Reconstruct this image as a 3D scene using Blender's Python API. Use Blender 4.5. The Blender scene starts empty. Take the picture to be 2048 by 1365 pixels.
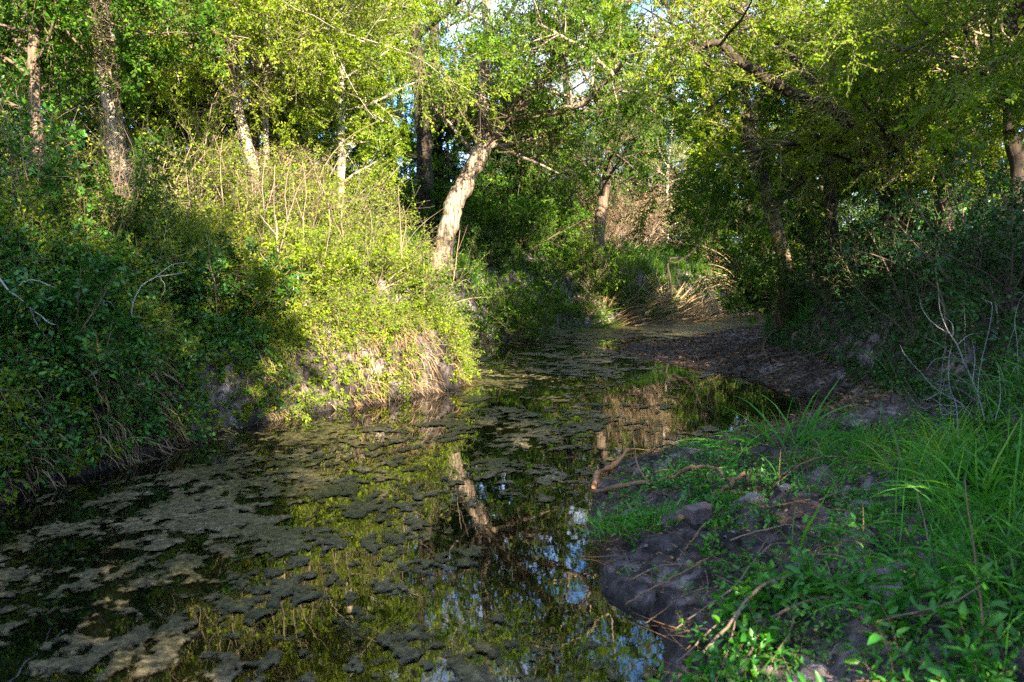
import bpy, math
import numpy as np

# ------------------------------------------------------------------ camera, sky, sun
SC = bpy.context.scene
COL = SC.collection
FPX = 1707.0                     # focal length in pixels of the 2048 wide photograph (30 mm)
PITCH = math.atan(132.5 / FPX)
CAMZ = 1.7
cam_data = bpy.data.cameras.new('camera')
cam = bpy.data.objects.new('camera', cam_data)
COL.objects.link(cam)
cam.location = (0, 0, CAMZ)
cam.rotation_euler = (math.pi / 2 - PITCH, 0, 0)
cam_data.sensor_width = 36.0
cam_data.lens = 30.0
cam_data.clip_start = 0.05
cam_data.clip_end = 3000
cam_data.dof.use_dof = True
cam_data.dof.focus_distance = 13.0
cam_data.dof.aperture_fstop = 3.2
SC.camera = cam

SUN = np.array([0.36, -0.84, 0.41]); SUN /= np.linalg.norm(SUN)
SUN_EL = math.asin(SUN[2]); SUN_ROT = math.atan2(SUN[0], SUN[1])
world = bpy.data.worlds.new('World')
SC.world = world
world.use_nodes = True
wn, wl = world.node_tree.nodes, world.node_tree.links
wn.clear()
w_out = wn.new('ShaderNodeOutputWorld')
w_bg = wn.new('ShaderNodeBackground'); w_bg.inputs['Strength'].default_value = 0.086
sky = wn.new('ShaderNodeTexSky'); sky.sky_type = 'NISHITA'; sky.sun_disc = False
sky.sun_elevation = SUN_EL; sky.sun_rotation = SUN_ROT
w_tc = wn.new('ShaderNodeTexCoord')
w_nz = wn.new('ShaderNodeTexNoise'); w_nz.inputs['Scale'].default_value = 4.5; w_nz.inputs['Detail'].default_value = 8
w_nz.inputs['Roughness'].default_value = 0.62
w_mp = wn.new('ShaderNodeMapping'); w_mp.inputs['Scale'].default_value = (1, 1, 2.2)
w_rp = wn.new('ShaderNodeValToRGB')
w_rp.color_ramp.elements[0].position = 0.46; w_rp.color_ramp.elements[0].color = (0, 0, 0, 1)
w_rp.color_ramp.elements[1].position = 0.62; w_rp.color_ramp.elements[1].color = (1, 1, 1, 1)
w_mx = wn.new('ShaderNodeMixRGB'); w_mx.inputs['Color2'].default_value = (3.4, 3.6, 4.0, 1)
wl.new(w_tc.outputs['Generated'], w_mp.inputs['Vector']); wl.new(w_mp.outputs['Vector'], w_nz.inputs['Vector'])
wl.new(w_nz.outputs['Fac'], w_rp.inputs['Fac']); wl.new(w_rp.outputs['Color'], w_mx.inputs['Fac'])
w_tn = wn.new('ShaderNodeMixRGB'); w_tn.blend_type = 'MULTIPLY'; w_tn.inputs['Fac'].default_value = 1; w_tn.inputs['Color2'].default_value = (0.50, 0.78, 1.12, 1)
wl.new(sky.outputs['Color'], w_tn.inputs['Color1']); wl.new(w_tn.outputs['Color'], w_mx.inputs['Color1']); wl.new(w_mx.outputs['Color'], w_bg.inputs['Color'])
wl.new(w_bg.outputs['Background'], w_out.inputs['Surface'])

sun_data = bpy.data.lights.new('sun', 'SUN')
sun_data.energy = 5.0; sun_data.angle = math.radians(0.5); sun_data.color = (1.0, 0.86, 0.66)
sun = bpy.data.objects.new('sun', sun_data); COL.objects.link(sun)
sun.rotation_euler = (math.acos(SUN[2]), 0, math.atan2(SUN[1], SUN[0]) + math.pi / 2)
sun.location = (20, -40, 30)

SC.view_settings.view_transform = 'Standard'
SC.view_settings.look = 'None'
SC.view_settings.gamma = 1.0
SC.view_settings.use_curve_mapping = False
SC.view_settings.exposure = 2.6
SC.cycles.max_bounces = 7
SC.cycles.diffuse_bounces = 3
SC.cycles.glossy_bounces = 3
SC.cycles.transmission_bounces = 4
SC.cycles.use_denoising = False

# ------------------------------------------------------------------ maths helpers
def rng_(s): return np.random.default_rng(s)
def norm(a): return a / np.maximum(np.linalg.norm(a, axis=-1, keepdims=True), 1e-9)
def sstep(x, a=0.0, b=1.0):
    t = np.clip((x - a) / (b - a), 0, 1); return t * t * (3 - 2 * t)
UP = np.array([0, 0, 1.0])

def pix(px, py, d):
    """point seen at pixel (px, py) of the 2048x1365 photograph, d metres ahead (world y)"""
    xx = (px - 1024) / FPX; yy = -(py - 682.5) / FPX
    v = np.array([xx, math.cos(PITCH) + yy * math.sin(PITCH), -math.sin(PITCH) + yy * math.cos(PITCH)])
    v = v * (d / v[1]); v[2] += CAMZ
    return v

def _hash(i, j, s):
    v = np.sin(i * 127.1 + j * 311.7 + s * 74.7) * 43758.5453
    return v - np.floor(v)
def vnoise(x, y, s=0):
    ix, iy = np.floor(x), np.floor(y); fx, fy = x - ix, y - iy
    fx = fx * fx * (3 - 2 * fx); fy = fy * fy * (3 - 2 * fy)
    a = _hash(ix, iy, s); b = _hash(ix + 1, iy, s); c = _hash(ix, iy + 1, s); d = _hash(ix + 1, iy + 1, s)
    return (a + (b - a) * fx) * (1 - fy) + (c + (d - c) * fx) * fy
def fbm(x, y, o=4, s=0, g=0.5):
    t = 0; a = 1; n = 0
    for k in range(o):
        t = t + a * vnoise(x * 2 ** k + 17.3 * k, y * 2 ** k - 9.1 * k, s + k); n += a; a *= g
    return t / n

# ------------------------------------------------------------------ mesh collector
class MB:
    def __init__(self): self.v = []; self.f = []; self.t = []; self.m = []; self.n = 0
    def add(self, v, f, tint=0.5, mat=0):
        v = np.asarray(v, float).reshape(-1, 3); f = np.asarray(f, np.int64).reshape(-1, 4)
        self.v.append(v); self.f.append(f + self.n); self.n += len(v)
        self.t.append(np.broadcast_to(np.asarray(tint, float), (len(f),)).copy())
        self.m.append(np.full(len(f), mat, np.int32))
    def build(self, name, mats, parent=None, smooth=True, origin=None):
        v = np.concatenate(self.v); f = np.concatenate(self.f); t = np.concatenate(self.t); m = np.concatenate(self.m)
        if origin is not None: v = v - np.asarray(origin)
        me = bpy.data.meshes.new(name)
        me.vertices.add(len(v)); me.vertices.foreach_set('co', v.astype(np.float32).ravel())
        me.loops.add(len(f) * 4); me.loops.foreach_set('vertex_index', f.astype(np.int32).ravel())
        me.polygons.add(len(f)); me.polygons.foreach_set('loop_start', np.arange(0, len(f) * 4, 4, dtype=np.int32))
        for x in (mats if isinstance(mats, (list, tuple)) else [mats]): me.materials.append(x)
        me.polygons.foreach_set('material_index', m)
        at = me.attributes.new('tint', 'FLOAT', 'FACE'); at.data.foreach_set('value', t.astype(np.float32))
        me.polygons.foreach_set('use_smooth', np.full(len(f), bool(smooth)))
        me.update(calc_edges=True)
        o = bpy.data.objects.new(name, me); COL.objects.link(o)
        if parent is not None: o.parent = parent
        if origin is not None and parent is None: o.location = origin
        return o

def tag(o, label=None, cat=None, group=None, kind=None):
    if label: o['label'] = label
    if cat: o['category'] = cat
    if group: o['group'] = group
    if kind: o['kind'] = kind
    return o
def empty(name, loc, label, cat, group=None):
    o = bpy.data.objects.new(name, None); COL.objects.link(o); o.location = loc; o.empty_display_size = 0.2
    return tag(o, label, cat, group)
def dup(root, loc, rz, sc, label, group=None):
    r = root.copy(); COL.objects.link(r); r.location = loc; r.rotation_euler = (0, 0, rz); r.scale = (sc, sc, sc)
    r['label'] = label
    if group: r['group'] = group
    for ch in list(root.children):
        c = ch.copy(); COL.objects.link(c); c.parent = r
    return r

# ------------------------------------------------------------------ shape generators (vectorised)
def arcs(b, d, L, K, grav=0.0, noise=0.1, rng=None):
    """N curved paths: base (N,3), direction (N,3), length (N,), K points"""
    N = len(b); P = np.zeros((N, K, 3)); P[:, 0] = b; d = norm(d).copy()
    st = (np.broadcast_to(L, (N,)) / (K - 1))[:, None]
    g = np.broadcast_to(grav, (N,))[:, None]
    for k in range(1, K):
        P[:, k] = P[:, k - 1] + d * st
        d = norm(d + rng.normal(0, noise, (N, 3)) - g * UP)
    return P

def frames(P):
    T = norm(np.gradient(P, axis=1)); mean = norm(P[:, -1] - P[:, 0])
    ref = np.eye(3)[np.argmin(np.abs(mean), axis=1)][:, None, :]
    A = norm(np.cross(T, ref)); B = np.cross(T, A)
    return T, A, B

def tubes(mb, P, R, ns=4, tint=0.5, mat=0, bump=0.0, rng=None, cap=False):
    P = np.asarray(P, float); N, K = P.shape[:2]
    if N == 0: return
    R = np.broadcast_to(R, (N, K)); T, A, B = frames(P)
    an = np.arange(ns) * 2 * math.pi / ns
    rr = R[:, :, None] * np.ones(ns)
    if bump: rr = rr * (1 + bump * rng.normal(0, 1, (N, K, ns)))
    V = P[:, :, None, :] + rr[..., None] * (np.cos(an)[:, None] * A[:, :, None, :] + np.sin(an)[:, None] * B[:, :, None, :])
    i = np.arange(N)[:, None, None] * K * ns; k = np.arange(K - 1)[None, :, None] * ns; a = np.arange(ns)[None, None, :]
    a2 = (a + 1) % ns
    f = np.stack([i + k + a, i + k + a2, i + k + ns + a2, i + k + ns + a], -1).reshape(-1, 4)
    t = np.repeat(np.broadcast_to(np.asarray(tint, float), (N,)), (K - 1) * ns)
    V = V.reshape(-1, 3)
    if cap:
        n0 = N * K * ns; cs = np.concatenate([P[:, 0], P[:, -1]]); V = np.concatenate([V, cs])
        fl = []
        for q in range(N):
            for s in range(0, ns, 2):
                fl.append([q * K * ns + s, q * K * ns + (s + 2) % ns if False else q * K * ns + (s + 1) % ns, q * K * ns + (s + 2) % ns, n0 + q])
                e = q * K * ns + (K - 1) * ns
                fl.append([e + s, e + (s + 1) % ns, e + (s + 2) % ns, n0 + N + q])
        f = np.concatenate([f, np.array(fl)]); t = np.concatenate([t, np.full(len(fl), float(np.mean(tint)))])
    mb.add(V, f, t, mat)

def leaves(mb, b, d, n, L, W, tint, mat=0, fine=False, fold=0.25, droop=0.1):
    N = len(b)
    if N == 0: return
    d = norm(d); s = norm(np.cross(d, n)); n = np.cross(s, d)
    L = np.broadcast_to(L, (N,))[:, None]; W = np.broadcast_to(W, (N,))[:, None]
    tip = b + d * L - n * L * droop
    if not fine:
        m = b + d * L * 0.45 + n * W * fold
        V = np.stack([b, m + s * W * 0.5, tip, m - s * W * 0.5], 1)
        f = np.arange(N * 4).reshape(N, 4)
        mb.add(V, f, tint, mat)
    else:
        m1 = b + d * L * 0.28 + n * W * fold; m2 = b + d * L * 0.66 + n * W * fold * 0.7 - n * L * droop * 0.4
        V = np.stack([b, m1 + s * W * 0.46, m2 + s * W * 0.38, tip, m2 - s * W * 0.38, m1 - s * W * 0.46], 1)
        o = np.arange(N)[:, None] * 6
        f = np.stack([o + [0, 1, 2, 3], o + [3, 4, 5, 0]], 1).reshape(-1, 4)
        mb.add(V, f, np.repeat(np.broadcast_to(tint, (N,)), 2), mat)

def blades(mb, P, W, tint, mat=0, side=None, taper=1.6):
    N, K = P.shape[:2]
    if N == 0: return
    if side is None:
        D = P[:, -1] - P[:, 0]; side = norm(np.cross(D, UP) + 1e-4)
    t = np.linspace(0, 1, K)
    w = (1 - t ** taper) * (0.55 + 0.45 * np.minimum(1, t * 4)); w[-1] = 0.03
    off = side[:, None, :] * (np.broadcast_to(W, (N,))[:, None] * w)[..., None] * 0.5
    V = np.stack([P - off, P + off], 2).reshape(-1, 3)
    i = np.arange(N)[:, None] * K * 2; k = np.arange(K - 1)[None, :] * 2
    f = np.stack([i + k, i + k + 1, i + k + 3, i + k + 2], -1).reshape(-1, 4)
    mb.add(V, f, np.repeat(np.broadcast_to(tint, (N,)), K - 1), mat)

def along(P, t):
    """point and tangent of path i (rows of P) at t (N,)"""
    K = P.shape[1]; f = t * (K - 1.001); i = f.astype(int); u = (f - i)[:, None]; a = np.arange(len(P))
    p0, p1 = P[a, i], P[a, i + 1]
    return p0 + (p1 - p0) * u, norm(p1 - p0)

def children(P, R, n, t0, t1, frac, ang, flat, K, grav, noise, rng, rfac=0.55, Labs=None, taper=0.25):
    N = len(P)
    if N == 0: return np.zeros((0, K, 3)), np.zeros((0, K))
    idx = np.repeat(np.arange(N), n)
    t = t0 + (t1 - t0) * ((np.tile(np.arange(n), N) + rng.uniform(0, 1, N * n)) / n)
    p, tan = along(P[idx], t)
    plen = np.linalg.norm(np.diff(P, axis=1), axis=2).sum(1)[idx]
    L = (Labs if Labs is not None else plen * frac * (1.15 - 0.7 * t)) * rng.uniform(0.65, 1.25, N * n)
    h = norm(np.cross(tan, UP + rng.normal(0, 0.05, (N * n, 3)))) * np.where(np.tile(np.arange(n), N) % 2 == 0, 1, -1)[:, None]
    q = rng.normal(0, 1, (N * n, 3)); q = norm(q - tan * (q * tan).sum(1, keepdims=True))
    perp = norm(flat * h + (1 - flat) * q)
    a = ang * rng.uniform(0.75, 1.25, N * n)[:, None]
    d = np.cos(a) * tan + np.sin(a) * perp
    C = arcs(p, d, L, K, grav, noise, rng)
    k = np.clip(t * (R.shape[1] - 1), 0, R.shape[1] - 1).astype(int)
    r0 = np.minimum(R[idx, k] * rfac, 0.02 * L + 0.002)
    return C, r0[:, None] * np.linspace(1, taper, K)

# gaps in the foliage through which the named trunks and boughs show: (pixel line, half width, depth, share removed)
GAPS = [([(250, 372), (228, 250), (208, 95), (198, 0)], 24, 12.9, .9), ([(512, 372), (480, 235), (462, 90)], 16, 14.1, .7), ([(531, 250), (531, 150)], 12, 14.6, .6), ([(75, 330), (68, 60)], 16, 10.1, .8),
        ([(890, 510), (908, 410), (955, 320), (985, 260)], 30, 22.2, .45), ([(985, 270), (1040, 205), (1075, 170)], 18, 22, .7), ([(966, 250), (968, 130)], 14, 22.2, .7),
        ([(1690, 234), (1581, 187), (1468, 109), (1390, 92)], 15, 13.3, .8), ([(1700, 250), (1624, 160), (1560, 90)], 13, 13.4, .65), ([(1490, 180), (1503, 300), (1530, 375), (1553, 460)], 16, 19.3, .75),
        ([(1658, 330), (1665, 480)], 12, 16.3, .6), ([(1210, 370), (1198, 480)], 14, 29.8, .35), ([(846, 280), (853, 420)], 16, 27.8, .8), ([(830, 60), (838, 170)], 15, 27.8, .7)]
def kept(p, rng):
    x = p[:, 0]; y = p[:, 1]; z = p[:, 2] - CAMZ
    f = np.maximum(y * math.cos(PITCH) - z * math.sin(PITCH), .1); px = 1024 + FPX * x / f; py = 682.5 - FPX * (y * math.sin(PITCH) + z * math.cos(PITCH)) / f
    k = np.ones(len(p), bool); u = rng.uniform(0, 1, len(p))
    for L, w, d, pr in GAPS:
        q = np.full(len(p), 1e9)
        for (ax, ay), (bx, by) in zip(L[:-1], L[1:]):
            t = np.clip(((px - ax) * (bx - ax) + (py - ay) * (by - ay)) / ((bx - ax) ** 2 + (by - ay) ** 2), 0, 1)
            q = np.minimum(q, np.hypot(px - ax - t * (bx - ax), py - ay - t * (by - ay)))
        k &= ~((q < w) & (y < d) & (y > 2) & (u < pr))
    return k

def sprays(mb, T, per, L, W, tint, rng, mat=0, fine=False, tilt=0.35, spread=0.9, jitter=0.01, off=None):
    """leaves set alternately along twigs"""
    N = len(T)
    if N == 0: return
    idx = np.repeat(np.arange(N), per); n = N * per
    t = np.clip((np.tile(np.arange(per), N) + rng.uniform(0, 1, n)) / per, 0.05, 0.999)
    p, tan = along(T[idx], t)
    nr = norm(UP + rng.normal(0, tilt, (N, 3)))[idx]
    nr = norm(nr + rng.normal(0, tilt, (n, 3)))
    sd = norm(np.cross(tan, nr)) * np.where(np.tile(np.arange(per), N) % 2 == 0, 1, -1)[:, None]
    d = norm(tan * 0.55 + sd * spread + rng.normal(0, 0.25, (n, 3)))
    sz = rng.uniform(0.6, 1.2, n)
    tw = np.repeat(rng.uniform(-0.16, 0.16, N), per)
    if np.ndim(tint): tint = np.asarray(tint)[idx]
    p = p + rng.normal(0, jitter, (n, 3)); tt = np.clip(tint + tw + rng.normal(0, 0.13, n), 0, 1); L = L * sz; W = W * sz
    if off is not None:
        k = kept(p + off, rng); p, d, nr, L, W, tt = p[k], d[k], nr[k], L[k], W[k], tt[k]
    leaves(mb, p, d, nr, L, W, tt, mat, fine)

def smooth_path(pts, K, wob=0.0, rng=None):
    pts = np.asarray(pts, float); n = len(pts)
    s = np.linspace(0, n - 1, K); i = np.clip(s.astype(int), 0, n - 2); u = (s - i)[:, None]
    pm = np.concatenate([[2 * pts[0] - pts[1]], pts, [2 * pts[-1] - pts[-2]]])
    a, b, c, d = pm[i], pm[i + 1], pm[i + 2], pm[i + 3]
    o = 0.5 * (2 * b + (c - a) * u + (2 * a - 5 * b + 4 * c - d) * u ** 2 + (3 * b - a - 3 * c + d) * u ** 3)
    if wob: o = o + rng.normal(0, wob, o.shape)
    return o

# ------------------------------------------------------------------ materials
def newmat(name):
    m = bpy.data.materials.new(name); m.use_nodes = True
    n = m.node_tree.nodes; n.clear(); return m, n, m.node_tree.links
def ramp(n, stops):
    r = n.new('ShaderNodeValToRGB'); e = r.color_ramp.elements
    while len(e) < len(stops): e.new(0.5)
    for k, (p, c) in enumerate(stops): e[k].position = p; e[k].color = (*c, 1)
    return r

def leaf_mat(name, stops, trans=0.42, rough=0.55, spec=0.16, tcol=(1.25, 1.15, 0.45)):
    m, n, l = newmat(name)
    at = n.new('ShaderNodeAttribute'); at.attribute_name = 'tint'
    oi = n.new('ShaderNodeObjectInfo')
    ad = n.new('ShaderNodeMath'); ad.operation = 'MULTIPLY_ADD'; ad.inputs[1].default_value = 0.22
    sb = n.new('ShaderNodeMath'); sb.operation = 'SUBTRACT'; sb.inputs[1].default_value = 0.11
    l.new(oi.outputs['Random'], ad.inputs[0]); l.new(at.outputs['Fac'], ad.inputs[2]); l.new(ad.outputs[0], sb.inputs[0])
    r = ramp(n, stops); l.new(sb.outputs[0], r.inputs['Fac'])
    p = n.new('ShaderNodeBsdfPrincipled'); p.inputs['Roughness'].default_value = rough
    p.inputs['Specular IOR Level'].default_value = spec
    l.new(r.outputs['Color'], p.inputs['Base Color'])
    t = n.new('ShaderNodeBsdfTranslucent')
    mu = n.new('ShaderNodeMixRGB'); mu.blend_type = 'MULTIPLY'; mu.inputs['Fac'].default_value = 1; mu.inputs['Color2'].default_value = (*tcol, 1)
    l.new(r.outputs['Color'], mu.inputs['Color1']); l.new(mu.outputs['Color'], t.inputs['Color'])
    mx = n.new('ShaderNodeMixShader'); mx.inputs['Fac'].default_value = trans
    o = n.new('ShaderNodeOutputMaterial')
    l.new(p.outputs[0], mx.inputs[1]); l.new(t.outputs[0], mx.inputs[2]); l.new(mx.outputs[0], o.inputs['Surface'])
    return m

def bark_mat(name, stops, scale=(9, 9, 2.2), dist=0.5, bump=0.6, nrough=0.66):
    m, n, l = newmat(name)
    tc = n.new('ShaderNodeTexCoord'); mp = n.new('ShaderNodeMapping'); mp.inputs['Scale'].default_value = scale
    nz = n.new('ShaderNodeTexNoise'); nz.inputs['Scale'].default_value = 2.2; nz.inputs['Detail'].default_value = 8; nz.inputs['Roughness'].default_value = nrough
    nz.inputs['Distortion'].default_value = dist
    l.new(tc.outputs['Object'], mp.inputs['Vector']); l.new(mp.outputs['Vector'], nz.inputs['Vector'])
    r = ramp(n, stops); l.new(nz.outputs['Fac'], r.inputs['Fac'])
    b = n.new('ShaderNodeBump'); b.inputs['Strength'].default_value = bump; b.inputs['Distance'].default_value = 0.03
    l.new(nz.outputs['Fac'], b.inputs['Height'])
    p = n.new('ShaderNodeBsdfPrincipled'); p.inputs['Roughness'].default_value = 0.85; p.inputs['Specular IOR Level'].default_value = 0.2
    l.new(r.outputs['Color'], p.inputs['Base Color']); l.new(b.outputs['Normal'], p.inputs['Normal'])
    o = n.new('ShaderNodeOutputMaterial'); l.new(p.outputs[0], o.inputs['Surface'])
    return m

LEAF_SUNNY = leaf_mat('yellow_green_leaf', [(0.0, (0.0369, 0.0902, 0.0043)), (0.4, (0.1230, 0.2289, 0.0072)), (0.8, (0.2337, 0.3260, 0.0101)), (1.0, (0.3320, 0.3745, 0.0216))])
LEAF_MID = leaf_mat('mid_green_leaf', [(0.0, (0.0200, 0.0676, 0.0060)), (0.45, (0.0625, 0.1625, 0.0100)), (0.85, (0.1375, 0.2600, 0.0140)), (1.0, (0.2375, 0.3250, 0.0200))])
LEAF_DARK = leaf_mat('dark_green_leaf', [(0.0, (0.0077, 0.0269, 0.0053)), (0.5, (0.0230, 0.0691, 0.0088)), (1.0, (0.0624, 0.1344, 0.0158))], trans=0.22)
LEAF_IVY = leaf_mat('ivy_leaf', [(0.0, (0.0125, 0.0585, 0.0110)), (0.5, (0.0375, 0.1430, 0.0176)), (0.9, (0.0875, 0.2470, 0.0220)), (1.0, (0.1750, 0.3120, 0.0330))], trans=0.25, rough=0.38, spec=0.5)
LEAF_LUSH = leaf_mat('lush_ground_leaf', [(0.0, (0.0139, 0.0882, 0.0109)), (0.5, (0.0420, 0.2165, 0.0174)), (0.9, (0.1188, 0.3766, 0.0196)), (1.0, (0.2376, 0.4489, 0.0327))], trans=0.3, rough=0.4, spec=0.5)
GRASS = leaf_mat('grass_blade', [(0.0, (0.0216, 0.1266, 0.0196)), (0.5, (0.0539, 0.2531, 0.0223)), (0.9, (0.1540, 0.4219, 0.0178)), (1.0, (0.3385, 0.4556, 0.0535))], trans=0.3, rough=0.45, spec=0.35)
STRAW = leaf_mat('dry_straw', [(0.0, (0.1105, 0.0697, 0.0351)), (0.5, (0.2805, 0.1886, 0.0936)), (1.0, (0.4760, 0.3690, 0.2184))], trans=0.15, rough=0.7, spec=0.15, tcol=(1, 1, 1))
LITTER = leaf_mat('fallen_leaf', [(0.0, (0.0525, 0.0290, 0.0162)), (0.5, (0.1500, 0.0798, 0.0378)), (1.0, (0.3600, 0.2175, 0.1080))], trans=0.05, rough=0.7, spec=0.2, tcol=(1, 1, 1))
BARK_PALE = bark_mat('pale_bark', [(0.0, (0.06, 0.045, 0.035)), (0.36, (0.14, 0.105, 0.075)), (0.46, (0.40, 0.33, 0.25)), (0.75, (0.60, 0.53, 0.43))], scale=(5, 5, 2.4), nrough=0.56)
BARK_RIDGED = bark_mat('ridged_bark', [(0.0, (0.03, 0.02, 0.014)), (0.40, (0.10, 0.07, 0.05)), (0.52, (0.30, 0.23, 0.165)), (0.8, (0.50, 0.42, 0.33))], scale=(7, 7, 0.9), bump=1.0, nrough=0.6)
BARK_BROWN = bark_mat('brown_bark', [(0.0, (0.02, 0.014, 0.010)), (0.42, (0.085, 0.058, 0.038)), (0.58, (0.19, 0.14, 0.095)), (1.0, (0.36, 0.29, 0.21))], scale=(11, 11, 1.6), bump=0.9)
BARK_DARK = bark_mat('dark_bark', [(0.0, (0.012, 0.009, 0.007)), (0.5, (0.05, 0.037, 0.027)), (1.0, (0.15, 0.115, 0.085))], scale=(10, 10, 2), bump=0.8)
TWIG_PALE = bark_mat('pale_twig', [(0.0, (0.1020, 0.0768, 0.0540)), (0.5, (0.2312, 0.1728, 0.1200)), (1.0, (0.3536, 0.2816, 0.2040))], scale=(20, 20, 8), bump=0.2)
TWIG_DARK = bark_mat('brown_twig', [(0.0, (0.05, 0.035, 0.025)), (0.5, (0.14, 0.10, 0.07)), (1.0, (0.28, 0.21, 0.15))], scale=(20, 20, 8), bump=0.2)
BLEACHED = bark_mat('bleached_stalk', [(0.0, (0.1841, 0.1674, 0.1616)), (0.5, (0.3767, 0.3515, 0.3402)), (1.0, (0.5692, 0.5441, 0.5273))], scale=(30, 30, 20), bump=0.3)
STICK = bark_mat('stick_bark', [(0.0, (0.0675, 0.0416, 0.0275)), (0.5, (0.2295, 0.1365, 0.0813)), (1.0, (0.5130, 0.3380, 0.2125))], scale=(14, 14, 14), bump=0.4)
STONE = bark_mat('pale_stone', [(0.0, (0.0780, 0.0701, 0.0624)), (0.5, (0.1950, 0.1784, 0.1622)), (1.0, (0.3250, 0.3058, 0.2808))], scale=(12, 12, 12), bump=0.5)
BRICK = bark_mat('worn_brick', [(0.0, (0.0647, 0.0445, 0.0409)), (0.5, (0.1438, 0.1051, 0.0998)), (1.0, (0.2590, 0.2265, 0.2268))], scale=(14, 14, 14), bump=0.5)

def ground_mat():
    m, n, l = newmat('soil')
    g = n.new('ShaderNodeNewGeometry')
    n1 = n.new('ShaderNodeTexNoise'); n1.inputs['Scale'].default_value = 1.3; n1.inputs['Detail'].default_value = 6
    n2 = n.new('ShaderNodeTexNoise'); n2.inputs['Scale'].default_value = 22; n2.inputs['Detail'].default_value = 8; n2.inputs['Roughness'].default_value = 0.7
    for q in (n1, n2): l.new(g.outputs['Position'], q.inputs['Vector'])
    c1 = ramp(n, [(0.30, (0.026, 0.023, 0.022)), (0.5, (0.082, 0.074, 0.072)), (0.70, (0.22, 0.205, 0.205))])
    c2 = ramp(n, [(0.3, (0.25, 0.24, 0.25)), (0.5, (0.8, 0.75, 0.72)), (0.7, (1.35, 1.25, 1.2))])
    l.new(n1.outputs['Fac'], c1.inputs['Fac']); l.new(n2.outputs['Fac'], c2.inputs['Fac'])
    mu = n.new('ShaderNodeMixRGB'); mu.blend_type = 'MULTIPLY'; mu.inputs['Fac'].default_value = 1
    l.new(c1.outputs['Color'], mu.inputs['Color1']); l.new(c2.outputs['Color'], mu.inputs['Color2'])
    n4 = n.new('ShaderNodeTexNoise'); n4.inputs['Scale'].default_value = 6.5; n4.inputs['Detail'].default_value = 6; n4.inputs['Distortion'].default_value = 0.8
    l.new(g.outputs['Position'], n4.inputs['Vector'])
    c4 = ramp(n, [(0.36, (0.28, 0.26, 0.25)), (0.5, (1.05, 1.0, 0.99)), (0.62, (2.3, 2.2, 2.2))]); l.new(n4.outputs['Fac'], c4.inputs['Fac'])
    m4 = n.new('ShaderNodeMixRGB'); m4.blend_type = 'MULTIPLY'; m4.inputs['Fac'].default_value = 1
    l.new(mu.outputs['Color'], m4.inputs['Color1']); l.new(c4.outputs['Color'], m4.inputs['Color2']); mu = m4
    hs = n.new('ShaderNodeMath'); hs.operation = 'MULTIPLY_ADD'; hs.inputs[1].default_value = 2.2; l.new(n4.outputs['Fac'], hs.inputs[0]); l.new(n2.outputs['Fac'], hs.inputs[2])
    sx = n.new('ShaderNodeSeparateXYZ'); l.new(g.outputs['Position'], sx.inputs[0])
    mr = n.new('ShaderNodeMapRange'); mr.inputs['From Min'].default_value = 0.0; mr.inputs['From Max'].default_value = 0.085
    mr.inputs['To Min'].default_value = 0.0; mr.inputs['To Max'].default_value = 1.0
    l.new(sx.outputs['Z'], mr.inputs['Value'])
    wet = n.new('ShaderNodeMixRGB'); wet.inputs['Color1'].default_value = (0.022, 0.017, 0.014, 1)
    l.new(mr.outputs[0], wet.inputs['Fac']); l.new(mu.outputs['Color'], wet.inputs['Color2'])
    rg = n.new('ShaderNodeMapRange'); rg.inputs['To Min'].default_value = 0.35; rg.inputs['To Max'].default_value = 0.85
    l.new(mr.outputs[0], rg.inputs['Value'])
    b = n.new('ShaderNodeBump'); b.inputs['Strength'].default_value = 0.9; b.inputs['Distance'].default_value = 0.05
    l.new(hs.outputs[0], b.inputs['Height'])
    p = n.new('ShaderNodeBsdfPrincipled'); l.new(wet.outputs['Color'], p.inputs['Base Color']); l.new(rg.outputs[0], p.inputs['Roughness'])
    l.new(b.outputs['Normal'], p.inputs['Normal']); p.inputs['Specular IOR Level'].default_value = 0.35
    o = n.new('ShaderNodeOutputMaterial'); l.new(p.outputs[0], o.inputs['Surface'])
    return m
GROUND = ground_mat()

def water_mat():
    m, n, l = newmat('still_water')
    g = n.new('ShaderNodeNewGeometry')
    nz = n.new('ShaderNodeTexNoise'); nz.inputs['Scale'].default_value = 5; nz.inputs['Detail'].default_value = 3
    l.new(g.outputs['Position'], nz.inputs['Vector'])
    b = n.new('ShaderNodeBump'); b.inputs['Strength'].default_value = 0.02; b.inputs['Distance'].default_value = 0.02
    l.new(nz.outputs['Fac'], b.inputs['Height'])
    p = n.new('ShaderNodeBsdfPrincipled'); p.inputs['Base Color'].default_value = (0.0035, 0.0030, 0.0015, 1)
    p.inputs['Roughness'].default_value = 0.015; p.inputs['IOR'].default_value = 2.1
    l.new(b.outputs['Normal'], p.inputs['Normal'])
    o = n.new('ShaderNodeOutputMaterial'); l.new(p.outputs[0], o.inputs['Surface'])
    return m
WATER = water_mat()

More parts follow.
